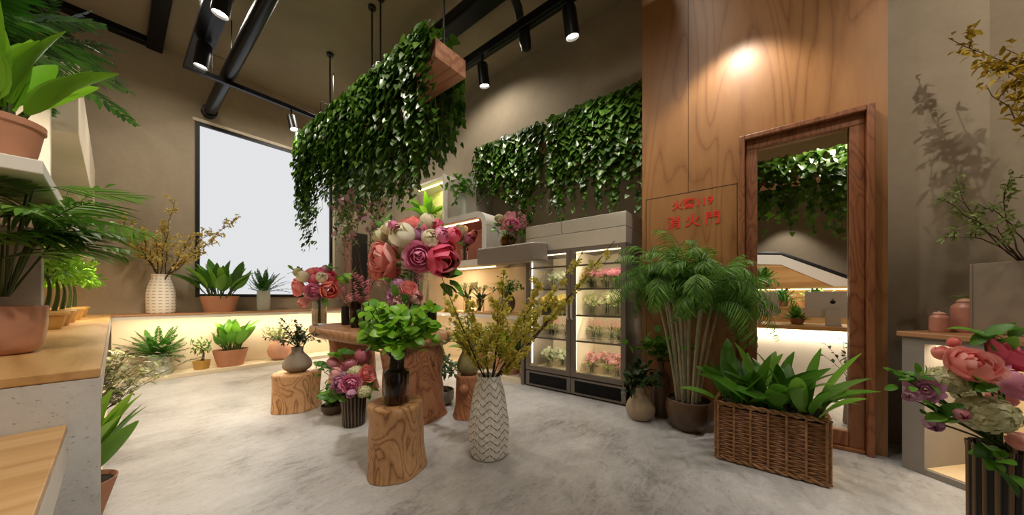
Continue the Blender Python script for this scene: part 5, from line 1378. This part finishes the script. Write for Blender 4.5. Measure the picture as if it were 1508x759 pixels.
part('canes', cn, M['canes'], t); part('fronds', f, M['palm'], t, angle=None); part('frond_stalks', s, M['stem'], t)
loc = on_z(943, 617)
vase('gourd_vase', 'beige gourd vase on the floor between the fridge and the palm', loc, smooth_prof([(0.085, 0), (0.125, 0.05), (0.135, 0.12), (0.10, 0.20), (0.055, 0.26), (0.045, 0.31), (0.052, 0.34)], 6), M['beige'])
t = thing('foliage_bunch', 'dark drooping leaves in the beige gourd vase', 'foliage', loc)
f, s = sprigs(R_(403), 18, 0.26, 0.085, 0.045, 0.32, (0, 85), 7, 0.01)
part('leaves', f, M['dark'], t, angle=None); part('stems', s, M['bark'], t)
loc = on_z(973, 612); loc.x = min(loc.x, 3.46)
vase('bottle_vase', 'tall brown bottle vase on the floor close to the timber panelling', loc, smooth_prof([(0.07, 0), (0.085, 0.02), (0.088, 0.36), (0.06, 0.43), (0.036, 0.48), (0.034, 0.54), (0.042, 0.56)], 5), M['brownpot'])
t = thing('foliage_bunch', 'rounded green leaves rising from the tall brown bottle', 'foliage', loc)
f, s = sprigs(R_(405), 16, 0.36, 0.09, 0.07, 0.53, (25, 88), 6, 0.01)
f.v = [(min(x, XP - 0.06 - loc.x), y, z) for x, y, z in f.v]; s.v = [(min(x, XP - 0.06 - loc.x), y, z) for x, y, z in s.v]
part('leaves', f, M['green'], t, angle=None); part('stems', s, M['stem'], t)

# wicker basket planter: woven rods over stakes
BL, BWd, BH = 0.60, 0.44, 0.42
t = thing('wicker_planter', 'rectangular wicker basket planter of broad leaves in front of the framed opening', 'planter', (2.80, -0.005, 0), 0)
M['wicker'] = simple('wicker rods', '#94653e', 0.6, var=0.45, vs=35)
M['wickerd'] = simple('wicker braid', '#a87a4e', 0.6, var=0.5, vs=30)
def weave(x0, y0, x1, y1, nst, nrow, t, nm):
    a, b = V((x0, y0, 0)), V((x1, y1, 0)); L = (b - a).length; dirn = (b - a) / L; nr = V((-dirn.y, dirn.x, 0))
    w = MB()
    for k in range(nrow):
        z = 0.035 + (BH - 0.06) * (k + 0.5) / nrow; ph = (k % 2) * PI; m = nst * 4
        pts = [a + dirn * (L * i / m) + nr * (0.0035 * math.cos(PI * (i / 4.0) + ph)) + UP * (z + 0.0015 * math.sin(i * 1.7 + k)) for i in range(m + 1)]
        w.tube(pts, 0.0072, 5)
    pn = part('woven_side', w, M['wicker'], t)
    st = MB()
    for i in range(nst + 1):
        p = a + dirn * (L * (0.02 + 0.96 * i / nst)); p = p - nr * 0.007; st.tube([p + UP * 0.012, p + UP * (BH - 0.005)], 0.0075, 6)
    part('stakes', st, M['wickerd'], pn)
def braid(z, t, nm, rad=0.013):
    c = [(0, -BL / 2), (BWd, -BL / 2), (BWd, BL / 2), (0, BL / 2)]; w = MB()
    for i in range(4):
        a, b = V((*c[i], z)), V((*c[(i + 1) % 4], z)); L = (b - a).length; n = int(L / 0.012)
        for ph in (0, PI):
            pts = []
            for k in range(n + 1):
                q = a.lerp(b, k / n); nr = V((-(b - a).y, (b - a).x, 0)).normalized(); an = k * 0.62 + ph
                pts.append(q + nr * 0.009 * math.cos(an) + UP * 0.009 * math.sin(an))
            w.tube(pts, rad * 0.75, 5)
    part(nm, w, M['wickerd'], t)
weave(0, BL / 2, 0, -BL / 2, 6, 25, t, 'f'); weave(0, -BL / 2, BWd, -BL / 2, 5, 25, t, 's'); weave(BWd, -BL / 2, BWd, BL / 2, 6, 25, t, 'b'); weave(BWd, BL / 2, 0, BL / 2, 5, 25, t, 's')
braid(BH, t, 'rim_braid'); braid(0.022, t, 'base_braid')
part('liner', MB().box(0.014, BWd - 0.014, -BL / 2 + 0.014, BL / 2 - 0.014, 0.012, BH - 0.06), M['soil'], t, smooth=False)
r = R_(411); f = MB(); s = MB()
for k in range(7):
    cx = BWd * (0.22 + 0.56 * ((k * 0.37) % 1)); cy = -BL / 2 + BL * (0.1 + 0.8 * (k + 0.5) / 7)
    ff, ss = broad_leaves(R_(412 + k), 8, 0.46, 0.125, BH - 0.07, 0.05, (42, 88), 0.6)
    f.add([(x + cx, y + cy, z) for x, y, z in ff.v], ff.f); s.add([(x + cx, y + cy, z) for x, y, z in ss.v], ss.f)
part('foliage', f, M['green'], t, angle=None); part('stems', s, M['stem'], t)

# ================================================================== BEYOND THE OPENING
def fern_pot(label, px, py, x, z, k, seed, fol='fern'):
    y = on_x(px, py, x).y
    pot_plant('potted_fern', label, 'potted plant', (x, y, z), [(0.09 * k, 0), (0.12 * k, 0.08 * k), (0.125 * k, 0.12 * k)], M['terra'], lambda zz: fern(R_(seed), 22, 0.30 * k, zz, (10, 80), 0.07 * k, 0.03 * k, 9, 0.6), fol=fol)
fern_pot('bushy green fern on the cash desk beside the computer', 1174, 476, 5.55, 0.851, 0.62, 421, 'green')
fern_pot('green fern on the lower wooden shelf beyond the opening, above the computer', 1203, 445, SX + 0.12, za + 0.001, 0.85, 422, 'green')
fern_pot('dark low fern on the lower wooden shelf beyond the opening', 1151, 445, SX + 0.12, za + 0.001, 0.75, 423)
fern_pot('green fern on the upper wooden shelf by the left jamb of the opening', 1122, 415, SX + 0.42, zb + 0.001, 0.95, 424, 'green')
t = thing('leafy_twig', 'thin dark leafy twig in a slim vase by the right jamb of the opening', 'twig', (4.35, on_x(1246, 560, 4.35).y - 0.03, 0))
part('slim_vase', MB().lathe(vessel([(0.05, 0), (0.055, 0.02), (0.03, 0.40), (0.035, 0.44)]), 24), M['greyvase'], t)
f, s = sprigs(R_(427), 9, 0.42, 0.06, 0.03, 0.42, (35, 88), 6, 0.01)
part('leaves', f, M['dark'], t, angle=None); part('stems', s, M['bark'], t)

# ================================================================== RIGHT EDGE
def jar(label, loc, r0, h, leaf=False):
    t = thing('lidded_jar', label, 'jar', loc)
    part('jar_body', MB().lathe(vessel(smooth_prof([(r0 * 0.82, 0), (r0, h * 0.06), (r0, h * 0.6), (r0 * 0.95, h * 0.74), (r0 * 0.62, h * 0.86)], 4)), 32), M['pinkcream'], t)
    ld = part('lid', MB().lathe([(0, h * 0.865), (r0 * 0.66, h * 0.868), (r0 * 0.68, h * 0.90), (r0 * 0.45, h * 0.97), (r0 * 0.12, h * 0.99), (r0 * 0.12, h * 1.02), (0, h * 1.03)], 28), simple('pale pink glaze', '#d3a28c', 0.35), t)
    if leaf:
        f = MB()
        for a in (0.2, 1.7, 3.4): f.leaf((0, 0, h * 1.03), (math.cos(a), math.sin(a), 0.3), UP, 0.08, 0.04, 0.5, 5, 'oval', 0.2)
        part('leaf_finial', f, M['bright'], ld)
jar('small round pink jar on the grey counter at the right edge', on_z(1383, 489, 0.961), 0.045, 0.14)
jar('taller pink jar topped with green leaves on the grey counter', on_z(1423, 489.5, 0.961), 0.068, 0.235, True)
loc = V((3.58, -1.285, 0.961))
t = thing('tall_planter', 'tall square taupe planter on the grey counter by the wall corner', 'planter', loc, ang)
b = MB(); a_, h = 0.165, 0.46
b.box(-a_, a_, -a_, a_, 0, 0.02).box(-a_, -a_ + 0.015, -a_, a_, 0.02, h).box(a_ - 0.015, a_, -a_, a_, 0.02, h).box(-a_ + .015, a_ - .015, -a_, -a_ + 0.015, 0.02, h).box(-a_ + .015, a_ - .015, a_ - 0.015, a_, 0.02, h)
part('planter_body', b, M['greyvase'], t, smooth=False, bevel=0.004)
part('soil', MB().box(-a_ + .016, a_ - .016, -a_ + .016, a_ - .016, 0.35, 0.42), M['soil'], t, smooth=False)
t2 = thing('leafy_branches', 'dark curving branches with small pale leaves rising from the square taupe planter', 'branches', loc)
d = depth(loc)
tips = cam_pts(loc, d, [(1382, 292, -.05), (1408, 262, 0), (1386, 350, -.1), (1440, 300, -.15), (1490, 255, 0), (1425, 320, .1), (1470, 330, -.15)])
w, f = branches(R_(431), (0.0, 0.0, 0.40), tips, 0.005, 4, 0.12, 2, 0.034, 0.014, 0.55, 0.03, 0.10, 0.03)
part('twigs', w, M['bark'], t2); part('leaves', f, M['bleaf'], t2, angle=None)
# yellow branch leaning in from the right, in a vase outside the frame
loc = V((3.16, -1.55, 0.961))
vase('woven_vase', 'white vase on the grey counter beyond the right edge, holding yellow branches', loc, smooth_prof([(0.09, 0), (0.12, 0.05), (0.13, 0.25), (0.08, 0.42), (0.075, 0.48)], 5), M['weave'], 40)
t2 = thing('blossom_branches', 'yellow flowering branches reaching in at the top right corner', 'branches', loc)
tips = [p for p in [V(q) - loc for q in [
    tuple(V((0, 0, CAMZ)) + ray(1396, 56) * 2.30), tuple(V((0, 0, CAMZ)) + ray(1440, 88) * 2.18), tuple(V((0, 0, CAMZ)) + ray(1476, 70) * 2.10), tuple(V((0, 0, CAMZ)) + ray(1452, 125) * 2.12)]]]
w, f = branches(R_(433), (0, 0, 0.46), tips, 0.009, 5, 0.15, 4, 0.05, 0.024, 0.5, 0.03, 0.05, 0.04)
part('twigs', w, M['bark'], t2); part('blossom', f, leafmat('golden blossom', ['#8f7a1a', '#b89a2a', '#caa838']), t2, angle=None)
# big bouquet at the front right
loc = V((2.10, -0.69, 0))
vase('ribbed_vase', 'large black ribbed floor vase with painted tan glints at the lower right corner', loc, [(0.068, 0), (0.07, 0.01), (0.073, 0.60), (0.076, 0.635)], M['rib16'], 144, fn=lambda r, z, a: r * (1 + 0.06 * math.cos(16 * a)), angle=80)
bouquet('flower_bouquet', 'large peony, rose and hydrangea bouquet in the ribbed floor vase at the right edge', 'bouquet', loc, 0.63, [
    (1437, 537, 29.5, 'peony', 'salmon', -.06), (1492, 522, 31.4, 'rose', 'hotpink', -.02), (1500, 566, 24.8, 'peony', 'rosepink', -.05), (1396, 560, 22.3, 'hydrangea', 'palegreen', .0),
    (1452, 610, 29.7, 'hydrangea', 'palegreen', -.06), (1363, 574, 16.5, 'open', 'mauve', -.02), (1338, 585, 7.4, 'bud', 'mauve', 0), (1374, 624, 11.6, 'bud', 'mauve', -.02),
    (1415, 611, 9.1, 'bud', 'dustyrose', -.06), (1503, 650, 13.2, 'cup', 'salmon', -.08), (1388, 520, 10.7, 'cup', 'coral', .05), (1476, 585, 14.9, 'cup', 'salmon', .05), (1420, 580, 13.2, 'hydrangea', 'palegreen', .05), (1405, 505, 7.4, 'bud', 'coral', .05)], 441,
    [(1330, 556, 14, 17, 0, 18), (1388, 612, 9, 30, -.03, 14), (1464, 678, 10, 32, -.08, 20), (1450, 505, 8, 28, 0, 20), (1442, 575, 5, 26, -.08, 12), (1350, 560, 8, 18, 0, 14), (1480, 500, 6, 26, 0, 16)], leafmat_='green', spread=0.05)

# ------------------------------------------------------------------ keep foliage clear of walls and boards: leaves that would pass a limit bend back softly
def confine(label_start, x=(None, None), y=(None, None), z=(None, None), m=0.10):
    for o in bpy.data.objects:
        if o.parent is None and str(o.get('label', '')).startswith(label_start):
            for c in o.children:
                if c.type != 'MESH' or c.name.split('.')[0] not in ('foliage', 'stems', 'leaves', 'fronds', 'blossom', 'twigs', 'trunk', 'petals', 'ivy_leaves', 'vines', 'frond_stalks', 'canes'): continue
                mw = o.matrix_world if False else Matrix.Translation(o.location) @ o.rotation_euler.to_matrix().to_4x4()
                inv = mw.inverted(); me = c.data
                for v in me.vertices:
                    p = mw @ v.co
                    for i, lim in enumerate((x, y, z)):
                        lo, hi = lim
                        if hi is not None and p[i] > hi - m: p[i] = hi - m * math.exp(-(p[i] - (hi - m)) / m)
                        if lo is not None and p[i] < lo + m: p[i] = lo + m * math.exp(-((lo + m) - p[i]) / m)
                    v.co = inv @ p
                me.update()
confine('leafy green plant in a wide terracotta trough', y=(None, YB - 0.02), x=(None, 1.46))
confine('bright leafy plant in a tapered terracotta bowl', x=(0.99, 1.62), y=(6.6, 7.29), z=(None, 0.92), m=0.08)
confine('bushy green fern in the frosted', x=(None, 0.72), y=(6.6, 7.29), z=(None, 0.92), m=0.08)
confine('tiny bonsai tree', x=(0.73, 0.98), m=0.05)
confine('pale feathery foliage', x=(1.63, None), y=(6.6, 7.29), z=(None, 0.92), m=0.08)
confine('spiky fern bunch', y=(None, YB - 0.02), x=(1.47, None))
confine('nearer hanging wooden', y=(None, 2.545 + LA + 0.025), m=0.05)
confine('farther hanging ivy', y=(2.545 + LA + 0.03, None), m=0.05)
confine('leafy green sprigs in the slim', y=(3.77, None), x=(None, 3.77), z=(2.54, None), m=0.05)
confine('green fern on the lower wooden', x=(None, SX + 0.245), z=(za + 0.002, None), m=0.05)
confine('dark low fern on the lower', x=(None, SX + 0.245), z=(za + 0.002, None), m=0.05)
confine('green fern on the upper wooden', x=(None, SX + 0.69), z=(zb + 0.002, None), m=0.05)
confine('ochre yellow blossom', y=(None, YB - 0.02))
confine('dark glossy fern', x=(XL + 0.02, None), y=(2.2, 4.09), z=(2.475, None))
confine('dark fern in a terracotta', x=(XL + 0.02, None), z=(2.99, None), y=(None, 5.2))
confine('leafy trailing plant', x=(XL + 0.04, None), z=(1.725, 2.425), m=0.06)
confine('second leafy plant', x=(XL + 0.04, None), z=(1.725, 2.425), m=0.06)
confine('feathery palm', x=(XL + 0.04, None), z=(1.20, 1.66), m=0.03)
confine('bright broad leaved plant', x=(XL + 0.04, None), y=(None, 3.48), z=(1.725, 2.425), m=0.05)
confine('grey green olive', x=(-0.85, None), z=(0.06, 0.82), m=0.06)
confine('green leafed plant in a tapered', x=(-0.85, None), y=(1.87, None), z=(None, 0.82), m=0.06)
for o_ in ords: confine(o_ + ' of the row of small bushy', x=(XL + 0.04, None), z=(0.965, 1.65), y=(3.98, 7.35), m=0.03)
confine('leafy plant in a terracotta pot in the niche', x=(3.2, XR - 0.065), y=(2.66, 3.42), z=(None, 0.93), m=0.06)
confine('leafy plant in a terracotta pot farther', x=(3.2, XR - 0.065), y=(3.43, 4.4), z=(None, 0.93), m=0.06)
confine('bright leafy plant in a pot on the yellow', x=(3.3, 4.13), y=(4.6, 5.6), z=(2.57, 3.34), m=0.06)
confine('dark and yellow leaves', x=(3.3, 4.15), y=(2.62, 3.5), z=(None, 1.66), m=0.05)
confine('wall trough of ivy beside', x=(None, XR - 0.01), y=(1.08, 2.425), z=(2.17, None), m=0.05)
confine('wall trough of ivy farther', x=(None, XR - 0.01), y=(2.435, 3.79), m=0.05)
confine('dark wiry foliage', x=(None, 1.43), m=0.04)
confine('bright green leafy branches in the dark bottle', z=(0.8, None), m=0.02)

# ------------------------------------------------------------------ the room's other lamps (downlights assumed in the ceiling, most above or behind the frame; fills added last)
for i, (x, y, pw) in enumerate([(0.9, 1.0, 100), (2.3, 0.9, 70), (0.9, 3.4, 150), (3.4, 3.6, 110), (0.5, 5.6, 190), (2.4, 5.9, 160), (1.2, -1.6, 90)]):
    lamp_spot('ceiling_downlight', (x, y, CEIL - 0.06), (x, y, 0), pw, 150, 0.7, 0.08)
lamp_spot('panel_washer', (3.16, 0.20, 3.72), (3.62, 0.22, 2.5), 62, 98, 0.6, 0.06)
lamp_spot('beyond_washer', (7.7, -0.30, 3.0), (7.95, -0.30, 0.5), 45, 80, 0.5, 0.04)
lamp_spot('beyond_light', (5.9, 0.2, 3.22), (5.9, 0.2, 0), 60, 140, 0.7, 0.06)
lamp_spot('beyond_light', (4.5, -0.9, 3.22), (4.6, -0.7, 0), 150, 130, 0.7, 0.06)  # added lamp without a fixture, brightens the desk and ivy
lamp_spot('branch_spot', (2.2, -1.6, 3.75), (3.85, -1.03, 3.0), 60, 60, 0.7, 0.02)

confine('tall areca palm', x=(None, XP - 0.05), z=(None, None), m=0.06)
confine('rectangular wicker', x=(None, XP - 0.09), m=0.05)
lamp_spot('bouquet_fill', (1.0, 0.4, 4.9), (1.85, 2.7, 1.4), 360, 40, 0.8, 0.06, (1, 0.94, 0.86))  # added spot without a fixture, brightens the peonies
lamp_spot('counter_fill', (0.7, 0.0, 4.9), (-0.3, 2.2, 0.9), 330, 50, 0.8, 0.06, (1, 0.92, 0.8))  # added spot, lifts the concrete counter end and oak top
lamp_spot('corner_fill', (1.2, -0.5, 4.9), (2.15, -0.72, 0.9), 170, 30, 0.8, 0.06, (1, 0.93, 0.84))  # added spot, brightens the bouquet at the right edge
